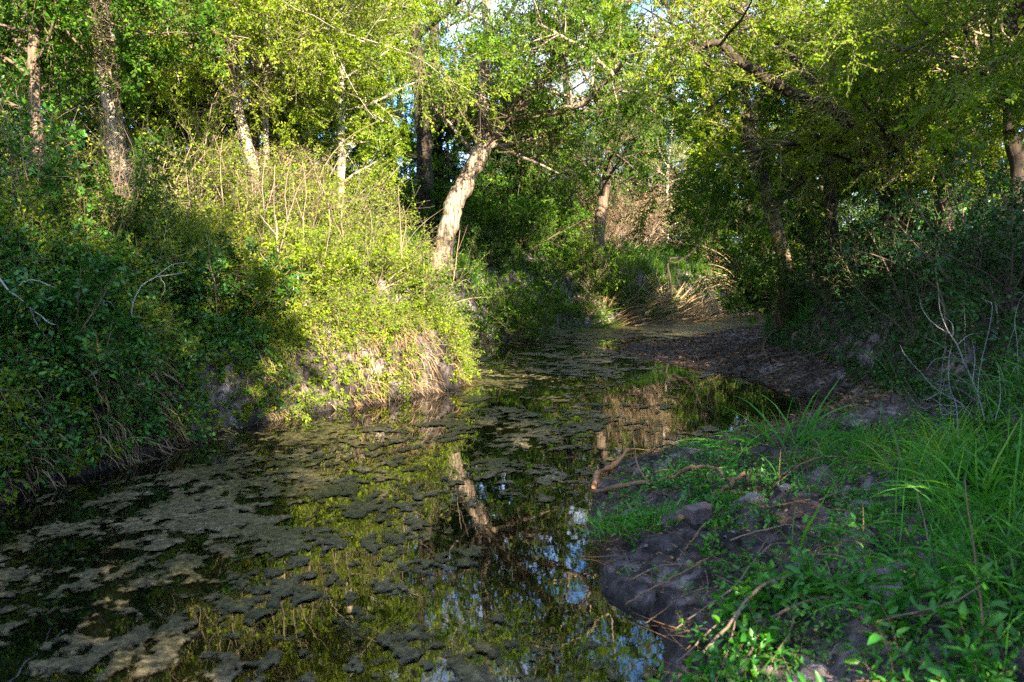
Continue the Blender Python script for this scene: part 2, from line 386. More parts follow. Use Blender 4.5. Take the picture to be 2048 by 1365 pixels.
def algae_mat():
    m, n, l = newmat('algae')
    g = n.new('ShaderNodeNewGeometry')
    n1 = n.new('ShaderNodeTexNoise'); n1.inputs['Scale'].default_value = 1.1; n1.inputs['Detail'].default_value = 5
    n2 = n.new('ShaderNodeTexNoise'); n2.inputs['Scale'].default_value = 24; n2.inputs['Detail'].default_value = 8; n2.inputs['Roughness'].default_value = 0.72
    for q in (n1, n2): l.new(g.outputs['Position'], q.inputs['Vector'])
    c1 = ramp(n, [(0.34, (0.046, 0.050, 0.014)), (0.5, (0.096, 0.082, 0.036)), (0.68, (0.17, 0.145, 0.092))])
    c2 = ramp(n, [(0.38, (0.15, 0.16, 0.10)), (0.5, (0.7, 0.7, 0.62)), (0.66, (2.1, 1.95, 1.7))])
    l.new(n1.outputs['Fac'], c1.inputs['Fac']); l.new(n2.outputs['Fac'], c2.inputs['Fac'])
    mu = n.new('ShaderNodeMixRGB'); mu.blend_type = 'MULTIPLY'; mu.inputs['Fac'].default_value = 1
    l.new(c1.outputs['Color'], mu.inputs['Color1']); l.new(c2.outputs['Color'], mu.inputs['Color2'])
    b = n.new('ShaderNodeBump'); b.inputs['Strength'].default_value = 1.0; b.inputs['Distance'].default_value = 0.02
    l.new(n2.outputs['Fac'], b.inputs['Height'])
    p = n.new('ShaderNodeBsdfPrincipled'); l.new(mu.outputs['Color'], p.inputs['Base Color'])
    p.inputs['Roughness'].default_value = 0.33; p.inputs['Specular IOR Level'].default_value = 0.5
    l.new(b.outputs['Normal'], p.inputs['Normal'])
    at = n.new('ShaderNodeAttribute'); at.attribute_name = 'level'
    n3 = n.new('ShaderNodeTexNoise'); n3.inputs['Scale'].default_value = 11; n3.inputs['Detail'].default_value = 9; n3.inputs['Roughness'].default_value = 0.78
    l.new(g.outputs['Position'], n3.inputs['Vector'])
    ma = n.new('ShaderNodeMath'); ma.operation = 'MULTIPLY_ADD'; ma.inputs[1].default_value = 0.34
    mb_ = n.new('ShaderNodeMath'); mb_.operation = 'SUBTRACT'; mb_.inputs[1].default_value = 0.178
    l.new(n3.outputs['Fac'], ma.inputs[0]); l.new(at.outputs['Fac'], ma.inputs[2]); l.new(ma.outputs[0], mb_.inputs[0])
    mr = n.new('ShaderNodeMapRange'); mr.inputs['From Min'].default_value = -0.015; mr.inputs['From Max'].default_value = 0.042
    l.new(mb_.outputs[0], mr.inputs['Value'])
    tr = n.new('ShaderNodeBsdfTransparent'); mx = n.new('ShaderNodeMixShader')
    l.new(mr.outputs[0], mx.inputs['Fac']); l.new(tr.outputs[0], mx.inputs[1]); l.new(p.outputs[0], mx.inputs[2])
    o = n.new('ShaderNodeOutputMaterial'); l.new(mx.outputs[0], o.inputs['Surface'])
    return m
ALGAE = algae_mat()

# ------------------------------------------------------------------ terrain: a creek channel between two banks
LEFT = np.array([(-7, -40), (-5.5, -6), (-4.6, 0), (-4.3, 3), (-4.0, 5), (-3.87, 6.45), (-3.46, 7.6), (-3.21, 9.07), (-2.45, 10.4), (-1.63, 11.4),
                 (-0.80, 12.7), (-0.66, 13.6), (-1.0, 16.0), (-1.15, 18.5), (-0.96, 20.7), (1.64, 26.4), (4.6, 29.6), (7.35, 33.4), (9.9, 35.4), (14, 38), (25, 41), (60, 44)], float)
RIGHT = np.array([(-4, -40), (-2.6, -5), (-1.2, -0.5), (-0.4, 0.8), (0.15, 1.8), (0.45, 2.7), (0.58, 3.4), (0.67, 3.72), (0.71, 4.09), (0.46, 4.46), (0.51, 5.0), (0.50, 5.7),
                  (0.64, 6.6), (0.89, 7.35), (1.87, 8.5), (2.6, 9.36), (3.74, 10.4), (4.46, 11.4), (3.88, 12.35), (4.03, 14.15), (3.36, 15.3), (2.3, 18.1),
                  (2.6, 20.7), (4.26, 22.3), (7.5, 27.6), (11, 31), (16, 34), (26, 36.5), (60, 39)], float)
FOOT_Y = np.array([-40, -5, 2, 5, 7.8, 11, 15.5, 20, 28, 32, 36, 60]); FOOT_X = np.array([2.0, 2.2, 2.7, 3.25, 3.95, 4.9, 5.2, 6.2, 8.6, 13, 24, 60.])

def pdist(x, y, L):
    d = np.full(x.shape, 1e9)
    for (ax, ay), (bx, by) in zip(L[:-1], L[1:]):
        dx, dy = bx - ax, by - ay
        t = np.clip(((x - ax) * dx + (y - ay) * dy) / (dx * dx + dy * dy), 0, 1)
        d = np.minimum(d, (x - ax - t * dx) ** 2 + (y - ay - t * dy) ** 2)
    return np.sqrt(d)
CH = np.concatenate([LEFT, RIGHT[::-1]])
def inside(x, y):
    c = np.zeros(x.shape, bool); j = len(CH) - 1
    for i in range(len(CH)):
        xi, yi = CH[i]; xj, yj = CH[j]
        if yi != yj:
            c ^= ((yi > y) != (yj > y)) & (x < (xj - xi) * (y - yi) / (yj - yi) + xi)
        j = i
    return c

def terrain(x, y, detail=True):
    x = np.asarray(x, float); y = np.asarray(y, float)
    wob = (fbm(x * 1.3, y * 1.3, 3, 5) - 0.5) * 0.35
    dl = pdist(x, y, LEFT); dr = pdist(x, y, RIGHT); ins = inside(x, y)
    # left bank: steep and undercut near, grassier slope beyond the bend
    far = sstep(y, 14.5, 20)
    s = np.maximum(dl + wob * sstep(dl, 0, .6), 0)
    steep = 0.85 * sstep(s, 0, 0.3) + 1.25 * sstep(s, 0.2, 1.6) + 0.7 * sstep(s, 1.6, 4.5) + 0.5 * sstep(s, 4, 10)
    slope = 0.40 * sstep(s, 0, 0.3) + 1.35 * sstep(s, 0.1, 1.7) + 0.95 * sstep(s, 1.2, 3.6) + 0.7 * sstep(s, 3, 9)
    zl = steep * (1 - far) + slope * far
    # right bank: low mud shelf, then the wooded bank
    fx = np.interp(y, FOOT_Y, FOOT_X) + wob * 1.2
    sb = x - fx
    near = 1 - sstep(y, 7.5, 9.5)
    zb = 0.42 + 0.18 * near - 0.27 * sstep(y, 14.5, 20)
    w = dr / (dr + np.maximum(-sb, 0) + 1e-6)
    shelf = zb * (w * 0.65 + 0.35 * sstep(w))
    shelf = np.maximum(shelf, near * (0.09 * sstep(dr + .16 * (fbm(x * 7, y * 7, 3, 12) - .5), 0.01, 0.10)) + 0.24 * near * sstep(dr, .0, 1.3))
    zr = np.where(sb > 0, zb + 1.9 * sstep(sb, -0.3, 1.5) + 1.1 * sstep(sb, 1.0, 3.8) + .5 * sstep(sb, 4, 10), shelf)
    z = np.where(dl < dr, zl, zr)
    bed = -0.05 - 0.5 * sstep(np.minimum(dl, dr), 0, 0.8)
    z = np.where(ins, bed, z)
    if detail:
        on = np.where(ins, 0.1, sstep(np.minimum(dl, dr), 0, 0.4))
        nb = on * (~ins) * (dr <= dl) * (1 - sstep(y, 11, 14)) * (x < 4.5)
        z = z + nb * (0.09 * (0.5 - np.abs(fbm(x * 3.1, y * 3.1, 3, 90) - .5) * 3) - 0.02 + 0.05 * (0.4 - np.abs(fbm(x * 9, y * 9, 2, 91) - .5) * 2))
        z = z + on * ((fbm(x * 0.5, y * 0.5, 3, 9) - 0.5) * 0.35 * sstep(np.minimum(dl, dr), 1, 4) + (fbm(x * 5, y * 5, 4, 3) - 0.5) * 0.15 + (fbm(x * 18, y * 18, 3, 4, .6) - 0.5) * 0.055)
    return z
def tnormal(x, y):
    e = 0.08
    return norm(np.stack([terrain(x - e, y, False) - terrain(x + e, y, False), terrain(x, y - e, False) - terrain(x, y + e, False), np.full(x.shape, 2 * e)], -1))
def tz(x, y): return float(terrain(np.array([float(x)]), np.array([float(y)]))[0])

def build_ground():
    u = np.linspace(-1, 1, 560); xs = 2.2 + 9 * u + 900 * np.sign(u) * np.maximum(np.abs(u) - 0.75, 0) ** 3 * 40 * 0.65
    a = np.linspace(-3, 9, 300); b = 9 + np.cumsum(0.04 * 1.0085 ** np.arange(330)); c = b[-1] + np.cumsum(1.2 * 1.25 ** np.arange(25)); e = -3 - np.cumsum(0.1 * 1.2 ** np.arange(30))
    ys = np.concatenate([e[::-1], a, b, c])
    X, Y = np.meshgrid(xs, ys)
    Z = terrain(X.ravel(), Y.ravel())
    V = np.stack([X.ravel(), Y.ravel(), Z], -1); nx, ny = len(xs), len(ys)
    i = np.arange(ny - 1)[:, None] * nx + np.arange(nx - 1)[None]
    f = np.stack([i, i + 1, i + nx + 1, i + nx], -1).reshape(-1, 4)
    mb = MB(); mb.add(V, f); return tag(mb.build('ground', GROUND), 'bare brown earth of the creek banks under the plants', kind='structure')
build_ground()

def build_water():
    X, Y = np.meshgrid(np.linspace(-12, 64, 40), np.linspace(-40, 46, 40)); n = 40
    i = np.arange(n - 1)[:, None] * n + np.arange(n - 1)[None]
    mb = MB(); mb.add(np.stack([X.ravel(), Y.ravel(), np.zeros(n * n)], -1), np.stack([i, i + 1, i + n + 1, i + n], -1))
    tag(mb.build('water', WATER), 'still dark creek water reflecting the trees', kind='structure')
build_water()

def build_algae():
    d = 1.5 * 1.0058 ** np.arange(565); u = np.arange(-0.70, 0.50, 0.0028)
    D, U = np.meshgrid(d, u, indexing='ij'); X = U * D; Y = D
    x, y = X.ravel(), Y.ravel()
    wx = x + 0.25 * (fbm(x * 2, y * 2, 3, 31) - .5); wy = y + 0.25 * (fbm(x * 2, y * 2, 3, 32) - .5)
    big = fbm(wx * 0.7, wy * 0.5, 3, 21); mid = fbm(wx * 3.6, wy * 3.0, 4, 22, .6); fine = fbm(x * 14, y * 10, 4, 23, .65)
    v = 0.20 * big + 0.40 * mid + 0.40 * fine
    dl = pdist(x, y, LEFT); dr = pdist(x, y, RIGHT); ins = inside(x, y)
    bias = -0.12 * (1 - sstep(dl, 0.1, 1.0)) * (y < 13) - 0.09 * sstep(x - 1.3, 0, 1.5) * sstep(y, 8.5, 10) * (1 - sstep(y, 14, 16)) + 0.12 * sstep(y, 20, 27) - .012 * (1 - sstep(x + .55 * y, -.6, .8)) * (y < 8)
    bias = bias - 0.05 * (1 - sstep(dr, 0.1, 1.0)) * (y < 9) - 0.035 * np.exp(-(((x - .1) / .7) ** 2 + ((y - 5.6) / 1.4) ** 2)) - 0.03 * np.exp(-(((x + 1.3) / .6) ** 2 + ((y - 4.0) / .9) ** 2))
    thr = np.quantile(v[ins], 0.56)
    lvl = v + bias - thr
    ny, nx = len(d), len(u)
    ok = (lvl > -0.08) & ins
    ok = ok.reshape(ny, nx)
    cell = (ok[:-1, :-1].astype(int) + ok[1:, :-1] + ok[:-1, 1:] + ok[1:, 1:]) >= 3
    z = 0.004 + np.clip(lvl * 0.12, 0, 0.010) + 0.016 * np.maximum(fbm(x * 9, y * 7, 3, 40) - .45, 0) * sstep(lvl, 0, .02)
    i = np.arange(ny - 1)[:, None] * nx + np.arange(nx - 1)[None]
    f = np.stack([i, i + 1, i + nx + 1, i + nx], -1)[cell]
    used = np.unique(f); mp = np.zeros(ny * nx, int); mp[used] = np.arange(len(used))
    mb = MB(); mb.add(np.stack([x, y, z], -1)[used], mp[f]); o = mb.build('algae', ALGAE)
    o.data.attributes.new('level', 'FLOAT', 'POINT').data.foreach_set('value', lvl[used].astype(np.float32))
    tag(o, 'broken mats of brown green algae floating on the creek', kind='stuff')
build_algae()

# ------------------------------------------------------------------ trees
def crown_on(mb, carriers, rng, n1, L1, n2, n3, per, leaf, w, ang=1.1, flat=0.3, rise=-0.02, t0=0.35, tint=0.5, f2=0.5, f3=0.55, fine=False, off=None, bare=0.0):
    """boughs, branchlets, twigs (slot 0) and leaf sprays (slot 1) grown on carrier stems [(path, radii, n1 weight, start)]"""
    C1, R1 = [], []
    for P, R, wt, ts in carriers:
        a, b = children(P[None], R[None], max(1, int(n1 * wt)), ts, 0.99, 0.5, ang, flat, 9, rise, 0.10, rng, Labs=L1, rfac=0.5)
        C1.append(a); R1.append(b)
    C1 = np.concatenate(C1); R1 = np.concatenate(R1)
    tubes(mb, C1, R1, 5, mat=0)
    C2, R2 = children(C1, R1, n2, 0.2, 0.98, f2, 0.95, 0.5, 6, 0.01, 0.14, rng, rfac=0.6)
    tubes(mb, C2, R2, 3, mat=2)
    C3, R3 = children(C2, R2, n3, 0.12, 0.98, f3, 0.9, 0.5, 4, 0.03, 0.16, rng, rfac=0.6)
    R3 = np.maximum(R3, 0.0022)
    tubes(mb, C3, R3, 3, mat=2)
    keep = rng.uniform(0, 1, len(C3)) >= bare
    sprays(mb, C3[keep], per, leaf, w, tint, rng, mat=1, fine=fine, tilt=.5, off=off)
    sprays(mb, C2[rng.uniform(0, 1, len(C2)) >= bare], per, leaf, w, tint, rng, mat=1, fine=fine, tilt=.5, off=off)

def make_tree(name, label, pts, radii, limbs=(), bark=BARK_BROWN, leaf=LEAF_MID, twig=None, seed=1, group=None, n1=16, L1=2.4, n2=11, n3=9, per=12, ll=0.065, lw=0.034,
              t0=0.3, tint=0.5, sides=14, ang=1.1, flat=0.3, rise=-0.02, bare=0.0, f2=0.5, f3=0.55, limb_wt=0.6, trunk_bump=0.05, cat='tree', base=None, crown=True, roots=0.35):
    rng = rng_(seed); per = int(per * 1.75); ll *= 1.0; lw *= 1.04; n1 = int(n1 * 1.3)
    pts = np.asarray(pts, float); b0 = pts[0].copy() if base is None else np.asarray(base)
    root = empty(name, b0, label, cat, group)
    P = smooth_path(pts, 30, 0.0, rng); R = np.interp(np.linspace(0, 1, 30), np.linspace(0, 1, len(radii)), radii)
    P[1:-1] += rng.normal(0, 0.10, (28, 3)) * R[1:-1, None] * 0.8
    R = R * (1 + rng.normal(0, 0.04, 30)); R[0] *= 1 + roots; R[1] *= 1 + roots * 0.4
    mb = MB(); tubes(mb, P[None], R[None], sides, bump=trunk_bump, rng=rng); mb.build('trunk', bark, root, origin=b0)
    carriers = [(P, R, 1.0, t0)]
    for lp, lr in limbs:
        Q = smooth_path(lp, 20, 0, rng); Q[1:] += rng.normal(0, 0.02, (19, 3)); S = np.interp(np.linspace(0, 1, 20), np.linspace(0, 1, len(lr)), lr)
        mb = MB(); tubes(mb, Q[None], S[None], 10, bump=trunk_bump, rng=rng); mb.build('limb', bark, root, origin=b0)
        carriers.append((Q, S, limb_wt, 0.25))
    if crown:
        mb = MB(); crown_on(mb, carriers, rng, n1, L1, n2, n3, per, ll, lw, t0=t0, tint=tint, ang=ang, flat=flat, rise=rise, bare=bare, f2=f2, f3=f3, off=np.zeros(3) if base is None else None)
        mb.build('crown', [bark, leaf, twig or bark], root, origin=b0)
    return root

def pp(lst, d0, d1=None):
    """pixel list -> world points with depth running from d0 to d1"""
    n = len(lst); d1 = d0 if d1 is None else d1
    return [pix(x, y, d0 + (d1 - d0) * k / max(1, n - 1)) for k, (x, y) in enumerate(lst)]
def rooted(lst, d0, d1=None, sink=0.15):
    p = pp(lst, d0, d1); g = p[0].copy(); z = tz(g[0], g[1]) - sink
    if g[2] > z + 0.3: g[2] = z; p = [g] + p
    else: p[0][2] = z
    return p

# left bank, sunlit
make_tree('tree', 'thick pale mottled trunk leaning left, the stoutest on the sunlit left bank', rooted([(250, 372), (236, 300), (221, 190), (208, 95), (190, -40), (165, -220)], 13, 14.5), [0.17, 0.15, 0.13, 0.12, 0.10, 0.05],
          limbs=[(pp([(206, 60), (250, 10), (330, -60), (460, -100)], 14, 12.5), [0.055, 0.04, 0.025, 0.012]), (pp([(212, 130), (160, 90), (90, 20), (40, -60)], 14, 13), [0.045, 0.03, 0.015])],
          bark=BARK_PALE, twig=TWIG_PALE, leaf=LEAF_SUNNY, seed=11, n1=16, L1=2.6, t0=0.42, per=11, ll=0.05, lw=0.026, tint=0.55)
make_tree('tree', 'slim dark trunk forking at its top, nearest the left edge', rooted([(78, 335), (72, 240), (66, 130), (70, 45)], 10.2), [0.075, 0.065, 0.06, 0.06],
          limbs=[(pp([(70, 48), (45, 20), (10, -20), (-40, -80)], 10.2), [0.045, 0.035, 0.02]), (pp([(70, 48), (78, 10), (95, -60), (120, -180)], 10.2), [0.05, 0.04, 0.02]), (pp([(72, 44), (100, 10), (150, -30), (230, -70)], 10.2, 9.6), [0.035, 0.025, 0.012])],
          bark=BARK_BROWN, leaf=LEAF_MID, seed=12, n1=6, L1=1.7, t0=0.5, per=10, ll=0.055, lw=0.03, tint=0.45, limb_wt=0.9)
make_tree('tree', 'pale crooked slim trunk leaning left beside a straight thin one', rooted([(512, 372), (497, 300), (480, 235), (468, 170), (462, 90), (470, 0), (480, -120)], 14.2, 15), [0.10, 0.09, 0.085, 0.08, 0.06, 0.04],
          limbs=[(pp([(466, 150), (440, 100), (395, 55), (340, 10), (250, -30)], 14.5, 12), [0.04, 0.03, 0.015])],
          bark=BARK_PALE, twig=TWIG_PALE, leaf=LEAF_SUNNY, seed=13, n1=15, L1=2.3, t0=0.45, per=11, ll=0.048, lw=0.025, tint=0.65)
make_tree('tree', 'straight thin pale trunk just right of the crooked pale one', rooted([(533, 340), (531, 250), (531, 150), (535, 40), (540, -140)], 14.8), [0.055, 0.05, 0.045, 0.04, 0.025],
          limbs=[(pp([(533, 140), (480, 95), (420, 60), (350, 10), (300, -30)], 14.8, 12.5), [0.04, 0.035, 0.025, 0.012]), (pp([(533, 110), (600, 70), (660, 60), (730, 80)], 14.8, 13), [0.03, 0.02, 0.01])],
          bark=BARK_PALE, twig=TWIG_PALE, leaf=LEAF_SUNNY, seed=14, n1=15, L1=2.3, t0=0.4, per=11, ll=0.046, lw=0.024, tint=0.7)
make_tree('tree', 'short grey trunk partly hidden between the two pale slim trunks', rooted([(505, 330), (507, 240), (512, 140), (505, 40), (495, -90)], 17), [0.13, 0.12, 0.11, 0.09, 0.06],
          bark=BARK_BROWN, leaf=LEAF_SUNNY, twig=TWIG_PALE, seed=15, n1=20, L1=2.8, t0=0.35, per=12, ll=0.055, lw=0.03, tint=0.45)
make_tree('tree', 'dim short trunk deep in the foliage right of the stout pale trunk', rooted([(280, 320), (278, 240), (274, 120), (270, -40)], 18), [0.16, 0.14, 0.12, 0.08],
          bark=BARK_BROWN, leaf=LEAF_MID, seed=16, n1=22, L1=3.0, t0=0.2, per=12, ll=0.065, lw=0.035, tint=0.45)

# the leaning forked tree at the bend
make_tree('leaning_tree', 'massive leaning trunk that forks above the bend of the creek', rooted([(886, 515), (896, 455), (908, 410), (930, 365), (955, 320), (978, 275)], 22.3), [0.32, 0.27, 0.25, 0.245, 0.235, 0.20],
          limbs=[(pp([(962, 312), (966, 250), (968, 180), (972, 100), (975, 0), (980, -140)], 22.3), [0.17, 0.15, 0.13, 0.11, 0.07]),
                 (pp([(974, 285), (1005, 240), (1040, 205), (1075, 170), (1110, 120), (1140, 20), (1150, -120)], 22.3, 21), [0.20, 0.17, 0.13, 0.10, 0.06]),
                 (pp([(1005, 240), (1090, 225), (1170, 205), (1225, 150), (1250, 120)], 22, 19.5), [0.09, 0.08, 0.06, 0.03]),
                 (pp([(1225, 150), (1180, 105), (1120, 70), (1070, 40)], 19.5, 19), [0.05, 0.04, 0.02])],
          bark=BARK_RIDGED, leaf=LEAF_MID, twig=TWIG_DARK, seed=21, n1=10, L1=3.0, t0=0.85, per=10, ll=0.066, lw=0.036, tint=0.6, limb_wt=0.8, sides=18)

# behind the bend
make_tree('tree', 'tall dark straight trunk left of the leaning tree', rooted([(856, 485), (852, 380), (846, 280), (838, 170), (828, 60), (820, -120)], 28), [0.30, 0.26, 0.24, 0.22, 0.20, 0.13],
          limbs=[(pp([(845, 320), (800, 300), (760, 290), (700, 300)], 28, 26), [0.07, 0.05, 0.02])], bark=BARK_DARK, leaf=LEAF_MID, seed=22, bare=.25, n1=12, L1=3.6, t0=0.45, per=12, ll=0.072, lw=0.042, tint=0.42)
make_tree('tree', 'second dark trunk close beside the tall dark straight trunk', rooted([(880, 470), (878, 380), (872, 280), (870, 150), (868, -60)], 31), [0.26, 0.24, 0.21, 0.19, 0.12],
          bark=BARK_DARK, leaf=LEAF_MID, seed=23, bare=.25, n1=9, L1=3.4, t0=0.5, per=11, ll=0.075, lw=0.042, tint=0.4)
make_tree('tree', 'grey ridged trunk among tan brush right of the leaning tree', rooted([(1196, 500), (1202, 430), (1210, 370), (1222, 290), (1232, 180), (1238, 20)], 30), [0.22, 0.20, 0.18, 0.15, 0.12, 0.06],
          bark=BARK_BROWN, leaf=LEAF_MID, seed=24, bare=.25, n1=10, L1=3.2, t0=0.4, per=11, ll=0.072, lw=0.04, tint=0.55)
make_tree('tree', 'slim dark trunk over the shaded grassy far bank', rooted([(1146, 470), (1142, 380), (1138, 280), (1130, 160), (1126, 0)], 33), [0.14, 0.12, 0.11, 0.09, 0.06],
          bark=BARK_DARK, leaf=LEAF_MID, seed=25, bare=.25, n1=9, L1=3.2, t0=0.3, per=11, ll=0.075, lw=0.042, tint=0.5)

# right side
make_tree('tree', 'sinuous trunk with sunlit upper half on the right of the bend', rooted([(1572, 540), (1553, 460), (1530, 375), (1505, 300), (1496, 240), (1489, 180), (1484, 80), (1480, -80)], 19.5), [0.20, 0.17, 0.16, 0.14, 0.13, 0.12, 0.08, 0.05],
          bark=BARK_BROWN, leaf=LEAF_MID, seed=31, n1=11, L1=2.8, t0=0.4, per=12, ll=0.065, lw=0.036, tint=0.5)
make_tree('tree', 'dark upright trunk with a side bough right of the sinuous trunk', rooted([(1668, 500), (1662, 420), (1658, 330), (1654, 230), (1660, 110), (1665, -60)], 16.5), [0.13, 0.115, 0.105, 0.09, 0.07, 0.04],
          limbs=[(pp([(1660, 425), (1625, 385), (1590, 345), (1545, 335), (1500, 345)], 16.5, 17), [0.06, 0.05, 0.03, 0.015]), (pp([(1662, 410), (1640, 330), (1620, 260), (1610, 190)], 16.5, 16), [0.04, 0.03, 0.015])],
          bark=BARK_DARK, leaf=LEAF_MID, seed=32, n1=11, L1=2.6, t0=0.35, per=12, ll=0.058, lw=0.032, tint=0.45)
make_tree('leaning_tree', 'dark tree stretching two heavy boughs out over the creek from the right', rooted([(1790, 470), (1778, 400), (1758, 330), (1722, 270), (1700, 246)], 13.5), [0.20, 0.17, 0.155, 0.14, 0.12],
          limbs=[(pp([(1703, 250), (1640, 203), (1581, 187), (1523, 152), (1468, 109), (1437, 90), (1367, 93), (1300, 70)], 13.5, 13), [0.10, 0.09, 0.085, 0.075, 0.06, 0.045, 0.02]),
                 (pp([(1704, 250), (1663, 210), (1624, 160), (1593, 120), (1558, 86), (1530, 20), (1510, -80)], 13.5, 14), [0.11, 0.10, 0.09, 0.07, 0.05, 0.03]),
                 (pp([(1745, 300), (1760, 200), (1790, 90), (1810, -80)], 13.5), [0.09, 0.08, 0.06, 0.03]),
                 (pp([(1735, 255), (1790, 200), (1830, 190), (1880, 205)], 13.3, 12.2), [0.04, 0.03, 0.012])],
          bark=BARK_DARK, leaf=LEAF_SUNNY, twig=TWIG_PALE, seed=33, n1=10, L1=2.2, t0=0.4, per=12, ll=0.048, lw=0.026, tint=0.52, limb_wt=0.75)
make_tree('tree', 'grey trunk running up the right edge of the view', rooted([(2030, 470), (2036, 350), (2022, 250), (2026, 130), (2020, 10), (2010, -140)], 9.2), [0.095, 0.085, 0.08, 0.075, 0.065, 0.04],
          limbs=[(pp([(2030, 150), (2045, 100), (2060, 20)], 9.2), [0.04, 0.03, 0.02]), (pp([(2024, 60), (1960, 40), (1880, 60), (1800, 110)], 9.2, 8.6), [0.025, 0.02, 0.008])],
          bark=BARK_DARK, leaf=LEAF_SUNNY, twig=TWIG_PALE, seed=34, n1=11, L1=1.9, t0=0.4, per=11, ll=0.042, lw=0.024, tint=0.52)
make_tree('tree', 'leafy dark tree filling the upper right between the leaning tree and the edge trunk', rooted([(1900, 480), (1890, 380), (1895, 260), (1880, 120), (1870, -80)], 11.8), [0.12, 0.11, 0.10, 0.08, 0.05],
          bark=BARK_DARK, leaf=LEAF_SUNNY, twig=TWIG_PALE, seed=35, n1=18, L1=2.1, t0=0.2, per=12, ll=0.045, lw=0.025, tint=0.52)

# woods beyond the banks: three kinds of tree, copied
def wood_tree(name, label, h, r, leaf, seed, tint, ll, n1, L1, t0, lean=0.6, bark=BARK_DARK, group=None, per=15):
    rng = rng_(seed)
    pts = [(0, 0, -0.4), (lean * .2, 0, h * .25), (lean * .3, lean * .3, h * .5), (lean * .8, lean * .2, h * .75), (lean, 0, h)]
    return make_tree(name, label, pts, [r, r * .85, r * .7, r * .45, r * .12], bark=bark, leaf=leaf, seed=seed, n1=n1, L1=L1, t0=t0, tint=tint, ll=ll, lw=ll * .58, base=(0, 0, 0), group=group, per=per)
WOODS = 'trees of the wood behind the creek'
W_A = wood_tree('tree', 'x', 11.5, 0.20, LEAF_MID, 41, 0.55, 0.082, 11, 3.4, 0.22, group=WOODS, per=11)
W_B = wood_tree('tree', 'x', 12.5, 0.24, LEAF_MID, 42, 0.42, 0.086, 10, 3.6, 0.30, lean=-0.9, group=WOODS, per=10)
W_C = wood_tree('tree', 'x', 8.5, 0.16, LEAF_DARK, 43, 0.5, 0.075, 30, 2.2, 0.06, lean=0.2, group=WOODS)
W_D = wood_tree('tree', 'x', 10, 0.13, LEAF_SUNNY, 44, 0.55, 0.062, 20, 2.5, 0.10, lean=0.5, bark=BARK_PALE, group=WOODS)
used = set()
def wood(proto, px, d, sc, rz, label):
    x = (px - 1024) / FPX * d; loc = (x, d, tz(x, d) - 0.1)
    if proto.name not in used:
        used.add(proto.name); proto.location = loc; proto.rotation_euler = (0, 0, rz); proto.scale = (sc,) * 3; proto['label'] = label; return proto
    return dup(proto, loc, rz, sc, label, WOODS)
